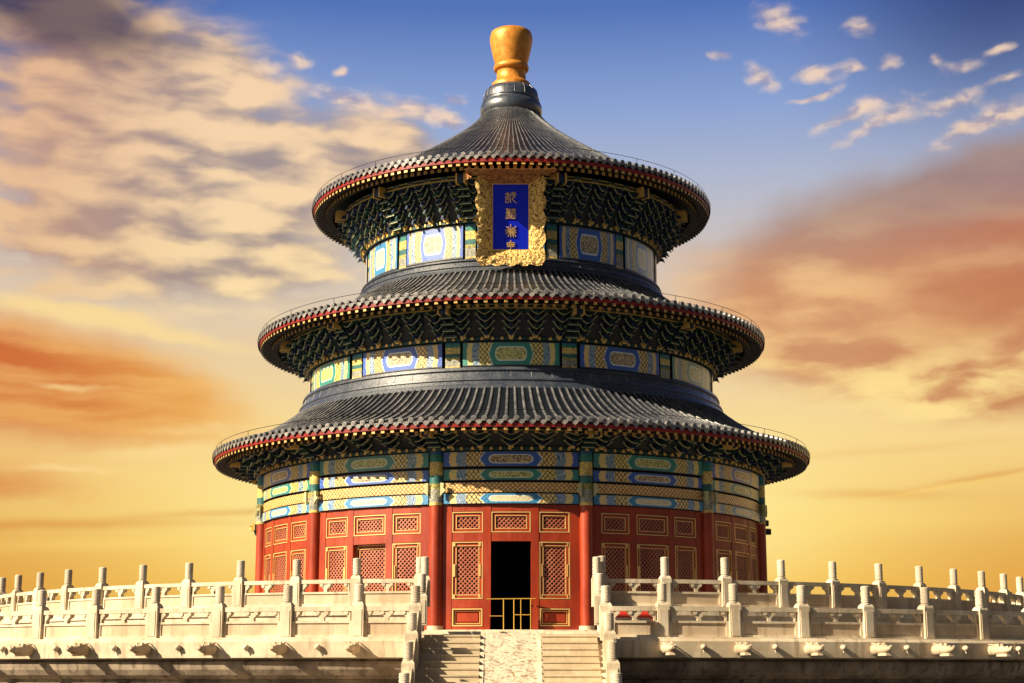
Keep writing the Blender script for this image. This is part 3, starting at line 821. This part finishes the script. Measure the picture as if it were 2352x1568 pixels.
def bracket_mesh(rb, zb, rt, zt, W, levels):
    """arms that step outward as they rise; each arm a boat-shaped bow with a pale outline"""
    b = MB(); dr, dz = (rt - rb) / levels, (zt - zb) / levels
    b.box(-.10, .10, -rb - .12, -rb + .1, zb - .02, zb + .14, M['goldpaint'], taper=1.35)
    for k in range(levels):
        r = rb + dr * (k + .55); z0 = zb + dz * k + .03; h = dz * 1.0
        w = W * (.22 + .20 * (k + 1) / levels)
        mm = M['brk'] if k % 2 else M['brkb']
        n = 8; top = []; bot = []
        for i in range(n + 1):
            t = -1 + 2 * i / n
            x = w * t; zz = z0 + h * 1.25 * abs(t) ** 1.45
            bot.append((x, zz)); top.append((x, max(z0 + h * .55 + h * .80 * abs(t) ** 1.45, zz + .07)))
        for i in range(n):
            (xa, za), (xb, zb_) = bot[i], bot[i + 1]; (xc, zc), (xd, zd) = top[i], top[i + 1]
            y0, y1 = -r - .09, -r + .07
            b.face([(xa, y0, za), (xb, y0, zb_), (xd, y0, zd), (xc, y0, zc)], mm)
            b.face([(xa, y1, za), (xb, y1, zb_), (xb, y0, zb_), (xa, y0, za)], mm)
            e = .028                                     # outline
            b.face([(xa, y0 - .012, za - .004), (xb, y0 - .012, zb_ - .004), (xb * .97, y0 - .012, zb_ + e), (xa * .97, y0 - .012, za + e)], M['brkline'])
            b.face([(xa, y0 + .025, za - .004), (xb, y0 + .025, zb_ - .004), (xb, y0 - .012, zb_ - .004), (xa, y0 - .012, za - .004)], M['brkline'])
        # bearing blocks on both tips and centre
        for x in (-w, 0, w):
            zq = z0 + (h * 1.22 if x else h * .5)
            b.box(x - .06, x + .06, -r - .12, -r + .1, zq, zq + .13, M['brkb'] if mm == M['brk'] else M['brk'], taper=1.3)
            b.box(x - .065, x + .065, -r - .128, -r - .118, zq, zq + .028, M['brkline'])
        # radial arm with a down-turned beak
        hw = .055; yo = -r - dr * .75 - .10; zz = z0 + h * .12
        pts = [(yo, zz + .02), (yo - .10, zz - .05), (yo - .02, zz + .15), (-r + .3, zz + h * .8), (-r + .3, zz + .04)]
        for s in (-1, 1):
            f = [(hw * s, y, z) for y, z in pts]; b.face(f if s < 0 else f[::-1], mm)
        for i in range(len(pts)):
            j = (i + 1) % len(pts); (ya, za), (yb, zb_) = pts[i], pts[j]
            b.face([(-hw, ya, za), (hw, ya, za), (hw, yb, zb_), (-hw, yb, zb_)], M['brkline'] if i == 0 else mm)
    return b


for (rb, zb, rt, zt, lv, zp) in ((12.10, 10.86, 13.15, 11.42, 3, 11.50), (9.92, 15.95, 10.98, 17.02, 4, 17.10), (7.32, 22.06, 8.46, 23.62, 5, 23.72)):
    W = 2 * pi * (rb + rt) / 2 / NB
    bm_ = bracket_mesh(rb, zb, rt, zt, W, lv)
    b0 = bm_.build('bracket_set', hall)
    for i in range(-16, 17):
        if i: clone(b0, hall, 2 * pi * i / NB)
    # inner board behind the brackets and purlin that rests on them
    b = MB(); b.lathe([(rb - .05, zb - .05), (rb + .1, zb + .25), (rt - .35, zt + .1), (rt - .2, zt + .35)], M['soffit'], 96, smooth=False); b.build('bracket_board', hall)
    b = MB(); b.lathe([(rt - .1, zp + .2), (rt + .02, zp + .16), (rt + .02, zp - .10), (rt - .14, zp - .11), (rt - .14, zp + .1)], M['brk'], 120, smooth=False)
    for k in range(12):
        for s in (0, 1): b.arc(PHI * k - R(12.8) + s * 0, PHI * k + R(12.8), rt + .02, rt + .034, zp - .085 + s * .17, zp - .03 + s * .15, M['goldpaint'], 10)
    b.build('eave_purlin', hall)
    # beam heads on the column lines
    b = MB(); T = lambda p: (p[0] * cos(PHI / 2) - p[1] * sin(PHI / 2) * -1, p[0] * sin(PHI / 2) - p[1] * cos(PHI / 2), p[2])
    yo = rt + .42
    b.box(-.20, .20, rb, yo - .12, zp - .28, zp + .06, M['brk'], T)
    b.box(-.23, -.15, yo - .45, yo, zp - .34, zp + .14, M['goldpaint'], T); b.box(.15, .23, yo - .45, yo, zp - .34, zp + .14, M['goldpaint'], T)
    b.box(-.15, .15, yo - .3, yo - .03, zp - .30, zp + .10, M['brkb'], T)
    for q in range(lv + 1):
        zz = zb + (zt - zb) * q / (lv + .5); yy = rb + (rt - rb) * q / (lv + .5)
        b.box(-.28, .28, yy - .2, yy + .26, zz, zz + .12, M['brk'], T); b.box(-.285, .285, yy + .258, yy + .272, zz + .005, zz + .035, M['brkline'], T)
    h0 = b.build('beam_head', hall)
    for k in VIS:
        if k: clone(h0, hall, k * PHI)

# ---- inside of the doorway: shells painted near-black in place of the unlit room's shade
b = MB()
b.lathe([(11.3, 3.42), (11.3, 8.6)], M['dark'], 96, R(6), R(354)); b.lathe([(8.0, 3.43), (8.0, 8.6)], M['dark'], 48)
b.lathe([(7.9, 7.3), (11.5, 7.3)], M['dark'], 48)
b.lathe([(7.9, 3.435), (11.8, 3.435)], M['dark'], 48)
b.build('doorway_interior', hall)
# carved beam end on the left wall
b = MB(); a = R(-87)
T = lambda p: (p[0] * cos(a) + p[1] * sin(a), p[0] * sin(a) - p[1] * cos(a), p[2])
b.box(-.11, .11, 11.9, 12.32, 8.45, 8.72, M['brk'], T); b.box(-.13, .13, 12.32, 12.46, 8.42, 8.76, M['goldpaint'], T)
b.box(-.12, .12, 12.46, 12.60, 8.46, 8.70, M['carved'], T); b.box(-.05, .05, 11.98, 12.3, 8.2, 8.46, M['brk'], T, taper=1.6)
b.build('carved_beam_end', hall)

# ------------------------------------------------------------------ things hung on the hall
for zc, yo, lab in ((8.76, 12.36, 'black floodlight box on the right side of the hall, upper of two'), (8.35, 12.46, 'black floodlight box on the right side of the hall, lower of two')):
    a = R(86); T = lambda p: (p[0] * cos(a) + p[1] * sin(a), p[0] * sin(a) - p[1] * cos(a), p[2])
    fl = thing('floodlight', lab, 'floodlight', T((0, 11.95, zc)), 'floodlights on the hall wall')
    b = MB(); b.box(-.16, .16, yo - .34, yo, zc - .13, zc + .13, M['lamp'], T)
    for q in range(4): b.box(-.13, .13, yo - .30 + q * .07, yo - .28 + q * .07, zc + .13, zc + .16, M['lamp'], T)
    b.build('housing', fl)
    b = MB(); b.box(-.03, .03, 11.9, yo - .33, zc - .03, zc + .03, M['lamp'], T); b.build('arm', fl)
    b = MB(); b.box(-.13, .13, yo, yo + .012, zc - .10, zc + .10, M['wire'], T); b.build('lens', fl)

# name plaque -------------------------------------------------------
pl = thing('name_plaque', 'blue plaque with gilt characters in a carved gold frame hung under the top eave', 'plaque', (0, -8.1, 19.9))
PB = Vector((-.02, -8.15, 20.36)); tilt = math.atan2(1.02, 2.80)
PU = Vector((0, -sin(tilt), cos(tilt))); PN = Vector((0, -cos(tilt), -sin(tilt))); PX = Vector((1, 0, 0))
def pt(x, t, n=0): return tuple(PB + PX * x + PU * t + PN * n)
HW, PH = .825, 2.97
b = MB(); b.face([pt(-HW, 0), pt(HW, 0), pt(HW, PH), pt(-HW, PH)], M['panel'])
b.face([pt(-HW, 0, -.1), pt(-HW, PH, -.1), pt(HW, PH, -.1), pt(HW, 0, -.1)], M['panel'])
for q in ([(-HW, 0), (HW, 0)], [(HW, 0), (HW, PH)], [(HW, PH), (-HW, PH)], [(-HW, PH), (-HW, 0)]):
    b.face([pt(*q[0], -.1), pt(*q[1], -.1), pt(*q[1], 0), pt(*q[0], 0)], M['panel'])
b.build('board', pl)
from mathutils import noise as mn


def border(name, inner, outer, n_in, n_out, scal, thick=.16, nl=60, nw=12, mt='carved'):
    """flaring carved board from the inner edge line to the outer edge line"""
    b = MB(); (i0, i1), (o0, o1) = inner, outer
    top = []; bk = []
    for a in range(nw + 1):
        v = a / nw; rowt = []; rowb = []
        for c in range(nl + 1):
            u = c / nl
            xi = i0[0] + (i1[0] - i0[0]) * u; ti = i0[1] + (i1[1] - i0[1]) * u
            xo = o0[0] + (o1[0] - o0[0]) * u; to = o0[1] + (o1[1] - o0[1]) * u
            L = sqrt((xo - xi) ** 2 + (to - ti) ** 2)
            s = 1 + (scal * (abs(sin(u * pi * 5.0)) - .5) / L if v > .01 else 0) * v
            x = xi + (xo - xi) * v * s; t = ti + (to - ti) * v * s
            n = n_in + (n_out - n_in) * v ** .8
            p = Vector(pt(x, t, n))
            dz = (mn.noise(p * 6) * .045 + mn.noise(p * 13) * .030 + mn.noise(p * 3) * .03) * min(1, v * 6 + .2)
            rowt.append(pt(x, t, n + dz + .04 * sin(v * pi))); rowb.append(pt(x, t, n - thick))
        top.append(rowt); bk.append(rowb)
    b.grid(top, M[mt]); b.grid(bk[::-1], M[mt])
    b.grid([top[-1], bk[-1]], M[mt]); b.grid([bk[0], top[0]], M[mt])
    b.grid([[r[0] for r in bk], [r[0] for r in top]], M[mt]); b.grid([[r[-1] for r in top], [r[-1] for r in bk]], M[mt])
    return b.build(name, pl)


OW = 1.50
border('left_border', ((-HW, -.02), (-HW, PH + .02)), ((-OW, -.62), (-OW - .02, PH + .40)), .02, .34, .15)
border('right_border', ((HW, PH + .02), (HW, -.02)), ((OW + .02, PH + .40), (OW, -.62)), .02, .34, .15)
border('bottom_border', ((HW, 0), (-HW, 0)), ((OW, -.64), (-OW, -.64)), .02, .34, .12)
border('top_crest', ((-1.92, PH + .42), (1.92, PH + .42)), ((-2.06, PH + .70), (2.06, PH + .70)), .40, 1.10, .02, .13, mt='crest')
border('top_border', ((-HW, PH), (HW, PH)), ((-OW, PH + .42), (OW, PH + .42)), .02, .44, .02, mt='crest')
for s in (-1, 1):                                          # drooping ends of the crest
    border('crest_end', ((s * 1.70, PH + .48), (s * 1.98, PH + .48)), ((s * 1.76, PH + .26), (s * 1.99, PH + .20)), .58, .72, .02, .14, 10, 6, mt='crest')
b = MB(); e = .03
for q in (((-HW, 0), (HW, 0), (HW, e), (-HW, e)), ((-HW, PH - e), (HW, PH - e), (HW, PH), (-HW, PH)), ((-HW, e), (-HW + e, e), (-HW + e, PH - e), (-HW, PH - e)), ((HW - e, e), (HW, e), (HW, PH - e), (HW - e, PH - e))):
    b.face([pt(x, t, .012) for x, t in q], M['trim'])
b.build('gilt_fillet', pl)
G = [
    [[(.04, .24), (.22, .08), (.40, .18), (.32, .36), (.10, .40)], [(.58, .12), (.84, .04), (.96, .22), (.78, .36), (.56, .26)], [(.48, .30), (.44, .52)], [(.04, .54), (.34, .50)],
     [(.10, .64), (.04, .95), (.26, .95), (.40, .74), (.20, .64)], [(.90, .44), (.62, .60), (.76, .80), (1.0, 1.0)], [(.46, .56), (.50, .96)], [(.18, .2), (.26, .3)], [(.7, .14), (.78, .26)]],
    [[(.05, .05), (.30, .05), (.30, .34), (.05, .42)], [(.16, .08), (.16, .36)], [(.46, .05), (.40, .46), (.08, .58), (.05, .95), (.26, .95), (.26, .66)], [(.62, .05), (.95, .05), (.95, .34), (.62, .34), (.62, .05)],
     [(.56, .50), (.95, .50), (.95, .95), (.62, .95), (.56, .66)], [(.40, .62), (.46, .95)], [(.70, .70), (.84, .76)], [(.7, .18), (.86, .18)]],
    [[(.50, 0), (.50, .20)], [(.14, .18), (.36, .30)], [(.04, .44), (.36, .44)], [(.30, .20), (.42, .42)], [(.66, .24), (.56, .46)], [(.96, .14), (.70, .40), (.96, .46)], [(.50, .50), (.08, .74)],
     [(.46, .60), (.26, .95)], [(.55, .50), (.50, 1)], [(.60, .55), (.76, 1)], [(.60, .50), (.96, .64)], [(.70, .64), (.96, .95)], [(.08, .60), (.32, .54)], [(.36, .36), (.64, .36)]],
    [[(.50, 0), (.50, .22)], [(.08, .32), (.38, .24), (.50, .40)], [(.92, .32), (.62, .24), (.50, .40)], [(.04, .52), (.40, .45)], [(.96, .52), (.60, .45)], [(.10, .76), (.46, .52)], [(.90, .76), (.54, .52)],
     [(.50, .40), (.50, 1.12)], [(.26, .80), (.44, .62)], [(.74, .80), (.58, .62)]],
]
for gi, (tc, w, h) in enumerate(((2.36, .50, .50), (1.63, .46, .46), (.86, .50, .54), (.25, .38, .34))):
    b = MB()
    for st in G[gi]:
        for (xa, ya), (xb, yb) in zip(st, st[1:]):
            A = Vector(((xa - .5) * w, tc + (.5 - ya) * h)); B = Vector(((xb - .5) * w, tc + (.5 - yb) * h))
            d = (B - A).normalized(); n = Vector((-d.y, d.x)) * .024; A -= d * .02; B += d * .02
            q = [A - n, B - n * .75, B + n * .75, A + n]
            b.face([pt(p.x, p.y, .035) for p in q], M['trim'])
            for i in range(4): j = (i + 1) % 4; b.face([pt(q[j].x, q[j].y, .035), pt(q[i].x, q[i].y, .035), pt(q[i].x, q[i].y, .0), pt(q[j].x, q[j].y, .0)], M['trim'])
    b.build('character', pl)

# barrier in the doorway ---------------------------------------------
y0 = -12.12
br = thing('metal_barrier', 'thin yellow metal barrier of rails and bars across the open doorway', 'barrier', (0, y0, FLOOR))
def bar(b, x0, z0, x1, z1, r=.024): b.tube([(x0, y0, z0), (x1, y0, z1)], r * .8, M['brass'], 6)
b = MB(); bar(b, -1.0, 4.66, 1.0, 4.68, .03); b.build('top_rail', br)
b = MB(); bar(b, -.90, 3.98, -.30, 3.98); bar(b, .10, 4.03, .80, 4.03); b.build('lower_rail', br)
for x, r in ((-.30, .03), (.12, .03), (.40, .024), (.80, .024)):
    b = MB(); bar(b, x, FLOOR + .005, x, 4.66, r); b.build('upright', br)
for x in (-.98, .98):
    b = MB(); b.box(x - .12, x + .12, y0 - .03, y0 + .12, FLOOR + .004, FLOOR + .55, M['red']); b.box(x - .09, x + .09, y0 - .02, y0 + .10, FLOOR + .55, 4.62, M['red'], taper=.5)
    b.build('end_post', br)

# ------------------------------------------------------------------ terraces
def terrace(name, label, prof, m, seg=120, a0=0, a1=2 * pi):
    t = thing(name, label, 'terrace', (0, 0, 0)); return t


RU, RL = 24.0, 31.0
up = thing('marble_terrace', 'upper round marble terrace with parapet directly under the red hall', 'terrace', (0, 0, 0))
b = MB(); b.lathe([(24.5, 2.60), (24.5, 2.95), (24.45, 3.05), (23.4, 3.05)], M['stone2'], 144, smooth=False); b.lathe([(23.4, 3.05), (12.5, 3.05)], M['brick'], 144); b.build('platform', up)
b = MB()
for s in (1, -1):
    b.arc(*sorted((s * R(7.0), s * R(118))), 23.75, 24.25, 3.02, 3.62, M['stone'], 60)
    b.arc(*sorted((s * R(6.95), s * R(118))), 23.68, 24.32, 3.60, 3.90, M['stone'], 60)
b.build('parapet', up)

lo = thing('marble_terrace', 'lower marble terrace with cornice, moulded wall and dragon head spouts', 'terrace', (0, 0, 0))
b = MB(); b.lathe([(31.30, 2.66), (31.28, 2.72), (30.6, 2.72), (30.55, 2.77), (30.0, 2.77)], M['stone2'], 160, smooth=False); b.lathe([(30.0, 2.77), (24.0, 2.77)], M['brick'], 160); b.build('paving', lo)
b = MB(); b.lathe([(31.0, 2.10), (31.36, 2.14), (31.38, 2.60), (31.34, 2.66), (31.30, 2.67)], M['stone2'], 160, smooth=False)
b.build('cornice', lo)
b = MB(); b.lathe([(31.02, 2.12), (30.98, 2.06), (31.10, 2.03), (31.13, 1.95), (31.08, 1.80), (30.96, 1.64), (30.80, 1.54), (30.62, 1.50), (30.62, 1.42),
                   (30.74, 1.40), (30.74, 1.16), (30.60, 1.14), (30.56, 1.05), (30.56, .62), (30.72, .55), (30.9, .40), (31.1, .30), (31.14, -.02)], M['wall'], 160, smooth=False)
b.build('moulded_wall', lo)

POST_L = [R(8.2 + 4.0 * k) for k in range(0, 13)]
POST_U = [R(7.3 + 5.2 * k) for k in range(0, 20)]
# dragon-head spouts
def spout(r, z):
    b = MB(); secs = []
    for (y, w, h, zc) in ((0, .15, .17, 0), (.14, .165, .185, .01), (.30, .160, .175, .02), (.44, .135, .15, .01), (.58, .115, .12, .0), (.72, .105, .095, .01), (.84, .085, .075, .03), (.88, .04, .04, .03)):
        n = 10
        secs.append([(w * cos(2 * pi * k / n) * (1.05 if abs(sin(2 * pi * k / n)) < .8 else .9), -(r + y), z + zc + h * sin(2 * pi * k / n)) for k in range(n)])
    b.grid(secs, M['slab'], closed=True); b.face(secs[-1], M['slab'])
    for s in (-1, 1):
        b.box(s * .085 - .03, s * .085 + .03, -(r + .46), -(r + .32), z + .12, z + .20, M['slab'], taper=.6)   # brow
        b.tube([(s * .11, -(r + .34), z + .12), (s * .13, -(r + .20), z + .17), (s * .12, -(r + .04), z + .19)], [.03, .028, .015], M['slab'], 6)
        b.box(s * .075 - .02, s * .075 + .02, -(r + .82), -(r + .72), z + .08, z + .13, M['slab'], taper=.5)
    b.box(-.09, .09, -(r + .74), -(r + .3), z - .18, z - .10, M['slab'], taper=.9)                              # lower jaw
    return b
sp0 = spout(31.36, 2.38).build('dragon_spout', lo); sp0.rotation_euler.z = POST_L[0]
b = MB(); secs = []
for (y, w) in ((0, .055), (.06, .085), (.12, .09), (.17, .06), (.19, .01)): secs.append([(w * cos(2 * pi * k / 8), -(31.36 + y), 2.44 + w * sin(2 * pi * k / 8)) for k in range(8)])
b.grid(secs, M['stone'], closed=True); b.tube([(0, -31.44, 2.36), (0, -31.46, 2.28)], [.03, .015], M['stone'], 5)
bu0 = b.build('drain_boss', lo); bu0.rotation_euler.z = R(10.2)
for s in (-1, 1):
    for i, a in enumerate(POST_L):
        if not (s == 1 and i == 0): clone(sp0, lo, s * a)
        if not (s == 1 and i == 0): clone(bu0, lo, s * (a + R(2.0)))

# ---- balustrades
def post_mesh(r, z0, zs, zt):
    """square post with chamfered shoulders and a carved round head"""
    b = MB(); hw = .175
    b.box(-hw, hw, -r - hw, -r + hw, z0, zs, M['stone'])
    ch = [(hw, zs), (hw * .97, zs + .035), (hw * .80, zs + .09), (.11, zs + .12)]
    for (w1, z1), (w2, z2) in zip(ch, ch[1:]):
        for q in range(4):
            a0, a1 = pi / 4 + q * pi / 2, pi / 4 + (q + 1) * pi / 2; k1, k2 = w1 * sqrt(2), w2 * sqrt(2)
            b.face([(k1 * cos(a0), -r + k1 * sin(a0), z1), (k1 * cos(a1), -r + k1 * sin(a1), z1), (k2 * cos(a1), -r + k2 * sin(a1), z2), (k2 * cos(a0), -r + k2 * sin(a0), z2)], M['stone'])
    for s in (-1, 1):                                      # raised panel on front and back
        b.box(-hw * .72, hw * .72, *sorted((-r + s * hw, -r + s * (hw + .018))), z0 + .06, zs - .10, M['stone'])
    return b


def head_mesh(r, zs, zt):
    b = MB(); H = zt - zs - .10; rows = []; n = 18; nz = 60
    prof = []
    for i in range(nz + 1):
        t = i / nz
        rr = .136 + .0022 * sin(t * 62) + (.012 if t < .06 else 0) - (.02 if .06 < t < .10 else 0)
        if t > .94: rr *= sqrt(max(0, 1 - ((t - .94) / .065) ** 2)) * .6 + .4
        prof.append((rr, zs + .10 + H * t))
    for i, (rr, z) in enumerate(prof):
        rows.append([((rr + .004 * sin(3 * 2 * pi * k / n + i * .5) * (0.1 < i / nz < .93)) * cos(2 * pi * k / n), -r + (rr + .004 * sin(3 * 2 * pi * k / n + i * .5) * (0.1 < i / nz < .93)) * sin(2 * pi * k / n), z) for k in range(n)])
    b.grid(rows, M['head'], closed=True); b.face(rows[-1], M['head'])
    return b


def panel_mesh(r, half, z0, zr):
    """rail, openings with cloud vases, and a sunk slab; curved between two posts; half = half angle"""
    b = MB(); H = zr - z0; st = M['stone']
    b.arc(-half, half, r - .11, r + .11, zr - .13, zr, st, 6)                                   # top rail
    b.arc(-half, half, r - .085, r + .085, z0, z0 + H * .10, st, 6)                              # foot
    zb = z0 + H * .53
    b.arc(-half, half, r - .05, r + .045, z0 + H * .10, zb - .04, M['slab'], 6)                    # sunk slab
    b.arc(-half, half, r - .085, r + .085, zb - .05, zb + .015, st, 6)                           # slab head
    ew = .11 / r
    for s in (-1, 1): b.arc(*sorted((s * half, s * (half - ew))), r - .083, r + .083, z0 + H * .09, zb, st, 1)
    zo0, zo1 = zb + .01, zr - .12; h = zo1 - zo0
    L = half * r
    def vase(x, wdt, cut=0):
        pts = [(-.055, 0), (-.085, .10), (-.06, .24), (-.10, .40), (-.17, .55), (-.24, .64), (-.22, .80), (-.29, .90), (-.30, 1.0)]
        poly = [(x0 * wdt, zo0 + h * t) for x0, t in pts] + [(-x0 * wdt, zo0 + h * t) for x0, t in pts[::-1]]
        if cut > 0: poly = [(min(p, .0), z) for p, z in poly]
        if cut < 0: poly = [(max(p, .0), z) for p, z in poly]
        T = lambda p: cy((x + p[0]) / r, r - p[1], p[2])
        b.prism(poly, -.075, .075, st, T)
        for sx in (-1, 1):                                  # cloud volutes
            if (cut > 0 and sx > 0) or (cut < 0 and sx < 0): continue
            xx = sx * .17 * wdt; c = zo0 + h * .80
            q = [(xx + .085 * wdt * cos(t * pi / 4), c + .16 * h * sin(t * pi / 4) * 1.3) for t in range(8)]
            b.prism(q, -.10, .10, st, T)
    vase(0, .78); vase(-L + .08, .72, -1); vase(L - .08, .72, 1)
    return b


def balustrade(name, label, r, posts, z0, zr, zt, s, lead=None):
    t = thing(name, label, 'balustrade', cy(s * posts[len(posts) // 2], r, z0), 'marble balustrades of the terraces')
    p0 = post_mesh(r, z0, zr + .02, zt).build('post', t); h0 = head_mesh(r, zr + .02, zt).build('post_head', p0)
    p0.rotation_euler.z = s * posts[0]
    pn = panel_mesh(r, (posts[1] - posts[0]) / 2 - .16 / r, z0, zr).build('panel', t); pn.rotation_euler.z = s * (posts[0] + posts[1]) / 2
    if lead:
        q = panel_mesh(r, (posts[0] - lead) / 2 - .14 / r, z0, zr).build('panel', t); q.rotation_euler.z = s * (posts[0] + lead) / 2
    for i in range(1, len(posts)):
        c = clone(p0, t, s * posts[i]); c.rotation_euler.x = random.uniform(-.0006, .0006)
        if i < len(posts) - 1: clone(pn, t, s * (posts[i] + posts[i + 1]) / 2)
    return t


balustrade('marble_balustrade', 'long front marble balustrade left of the stairs, lower terrace', RL, POST_L, 2.70, 3.60, 4.25, -1, R(5.1))
balustrade('marble_balustrade', 'long front marble balustrade right of the stairs, lower terrace', RL, POST_L, 2.70, 3.60, 4.27, 1, R(5.1))
balustrade('marble_balustrade', 'rear marble balustrade left of the doorway, raised on the upper terrace', RU, POST_U, 3.90, 4.80, 5.52, -1)
balustrade('marble_balustrade', 'rear marble balustrade right of the doorway, raised on the upper terrace', RU, POST_U, 3.90, 4.80, 5.56, 1)

# ---- staircase
RISE, TREAD, NS = .185, .34, 15
SY = -31.36                                               # top edge of the flight
sc = thing('staircase', 'broad stone stairs with a carved marble ramp up the middle', 'stairs', (0, SY, 0))
HWS, HRM = 2.46, .80
for i in range(NS):
    zt_ = 2.765 - RISE * i; y1 = SY - TREAD * i
    for s in (-1, 1):
        b = MB(); x0, x1 = sorted((s * (HRM + .06), s * HWS))
        b.box(x0, x1, y1 - TREAD - .02, y1 + .12, max(zt_ - RISE - .05, -.02), zt_ - .03 - .001 * i, M['step'])
        b.box(x0 + .003, x1 - .003, y1 - TREAD - .045, y1 + .10, zt_ - .05, zt_ - .0005 * i, M['step'])      # nosing
        b.build('step', sc)
b = MB()
L = NS * TREAD; D = NS * RISE; n = 60; nx = 14; rows = []
for i in range(n + 1):
    t = i / n; row = []
    for k in range(nx + 1):
        x = -HRM + .055 + (2 * HRM - .11) * k / nx; p = Vector((x * 2.4, t * L * 1.9, 0))
        hgt = .036 * mn.noise(p) + .03 * mn.noise(p * 2.3) + .02 * abs(mn.noise(p * 1.3 + Vector((5, 1, 2))))
        row.append((x, SY + .05 - t * L, 2.80 - t * D + .03 + hgt))
    rows.append(row)
b.grid(rows[::-1], M['ramp'])
b.box(-HRM + .06, HRM - .06, SY - .05, SY + .4, 2.5, 2.79, M['ramp'])
b.build('carved_ramp', sc)
for s in (-1, 1):
    b = MB(); x0, x1 = sorted((s * (HRM + .055), s * (HRM - .06)))
    p = [(x0, SY + .12, 2.2), (x1, SY + .12, 2.2), (x1, SY + .12, 2.88), (x0, SY + .12, 2.88), (x0, SY - L, -.3), (x1, SY - L, -.3), (x1, SY - L, 2.88 - D), (x0, SY - L, 2.88 - D)]
    for f in ((0, 1, 2, 3)[::-1], (4, 5, 6, 7), (3, 2, 6, 7), (1, 5, 6, 2), (4, 0, 3, 7)): b.face([p[i] for i in f], M['stone'])
    b.build('ramp_kerb', sc)
    # solid cheek wall under the stair balustrade
    b = MB(); x0, x1 = sorted((s * (HWS + .005), s * (HWS + .52)))
    p = [(x0, SY + .2, -.02), (x1, SY + .2, -.02), (x1, SY + .2, 2.74), (x0, SY + .2, 2.74), (x0, SY - L - .6, -.02), (x1, SY - L - .6, -.02), (x1, SY - L - .6, 2.74 - D), (x0, SY - L - .6, 2.74 - D)]
    for f in ((3, 2, 1, 0), (4, 5, 6, 7), (3, 7, 6, 2), (1, 2, 6, 5), (0, 4, 7, 3)): b.face([p[i] for i in f], M['stone2'])
    b.build('cheek_wall', sc)
us = thing('staircase', 'short pair of stone steps behind the landing below the doorway', 'stairs', (0, -24.5, 2.77))
for i in range(2):
    b = MB(); b.box(-2.7, 2.7, -24.5 - .36 * (2 - i), -24.5 - .36 * (1 - i), 2.76, 2.77 + .093 * (i + 1), M['step']); b.build('step', us)

# stair balustrades, stepping down with the flight


def stair_balustrade(label, x, ys, zf, name='marble_balustrade', ht=(.95, 1.55)):
    """ys: post positions along the stair, zf(y): foot height"""
    t = thing(name, label, 'balustrade', (x, ys[0], zf(ys[0])), 'marble balustrades of the terraces')
    ph = post_mesh(0, 0, ht[0], ht[1]); hh = head_mesh(0, ht[0], ht[1])
    p0 = None
    for i, y in enumerate(ys):
        if p0 is None: p0 = ph.build('post', t); hh.build('post_head', p0); p0.location = (x, y, zf(y)); continue
        c = clone(p0, t); c.location = (x, y, zf(y))
    for i in range(len(ys) - 1):
        ya, yb = ys[i] - .15, ys[i + 1] + .15; za, zb = zf(ya), zf(yb)
        b = MB()
        def slab(h0, h1, w):
            p = [(x - w, ya, za + h0), (x + w, ya, za + h0), (x + w, ya, za + h1), (x - w, ya, za + h1), (x - w, yb, zb + h0), (x + w, yb, zb + h0), (x + w, yb, zb + h1), (x - w, yb, zb + h1)]
            for f in ((0, 1, 2, 3)[::-1], (4, 5, 6, 7), (3, 7, 6, 2), (1, 2, 6, 5), (0, 4, 7, 3), (0, 1, 5, 4)): b.face([p[k] for k in f], M['stone'])
        slab(0, .10, .085); slab(.09, .52, .05); slab(.50, .56, .085); slab(.76, .90, .11)
        for q in (.06, .5, .94):
            y = ya + (yb - ya) * q; z = za + (zb - za) * q
            b.box(x - .07, x + .07, y - .05, y + .05, z + .54, z + .64, M['stone'], taper=1.5); b.box(x - .10, x + .10, y - .14, y + .14, z + .64, z + .80, M['stone'])
        b.build('panel', t)
    return t


zf = lambda y: 2.74 - (SY - y) * RISE / TREAD if y < SY else 2.74
YS = [SY - .25 - 1.5 * k for k in range(4)]
for s, lab in ((-1, 'stepped marble balustrade down the left side of the stairs'), (1, 'stepped marble balustrade down the right side of the stairs')):
    stair_balustrade(lab, s * (HWS + .26), YS, zf)
zu = lambda y: 3.05 if y > -24.4 else max(2.78, 3.05 - (-24.4 - y) * .26)
for s, lab in ((-1, 'short marble balustrade beside the upper steps, left of the doorway'), (1, 'short marble balustrade beside the upper steps, right of the doorway')):
    stair_balustrade(lab, s * 2.86, [-24.15, -25.9], lambda y: 3.86 if y > -24.6 else 3.2, ht=(.9, 1.65))

# red barrier bar behind the first right-hand panel
rb_ = thing('red_barrier', 'red round barrier bar seen through the first balustrade opening right of the stairs', 'barrier', (3.65, -28.55, 2.77))
b = MB(); b.tube([(2.9, -28.6, 3.45), (4.4, -28.5, 3.45)], .10, M['barred'], 12); b.build('bar', rb_)
for x in (3.0, 4.3):
    b = MB(); b.tube([(x, -28.6 + .08 * (x - 3), 2.775), (x, -28.6 + .08 * (x - 3), 3.38)], .04, M['barred'], 8); b.box(x - .2, x + .2, -28.75, -28.3, 2.774, 2.80, M['barred']); b.build('leg', rb_)
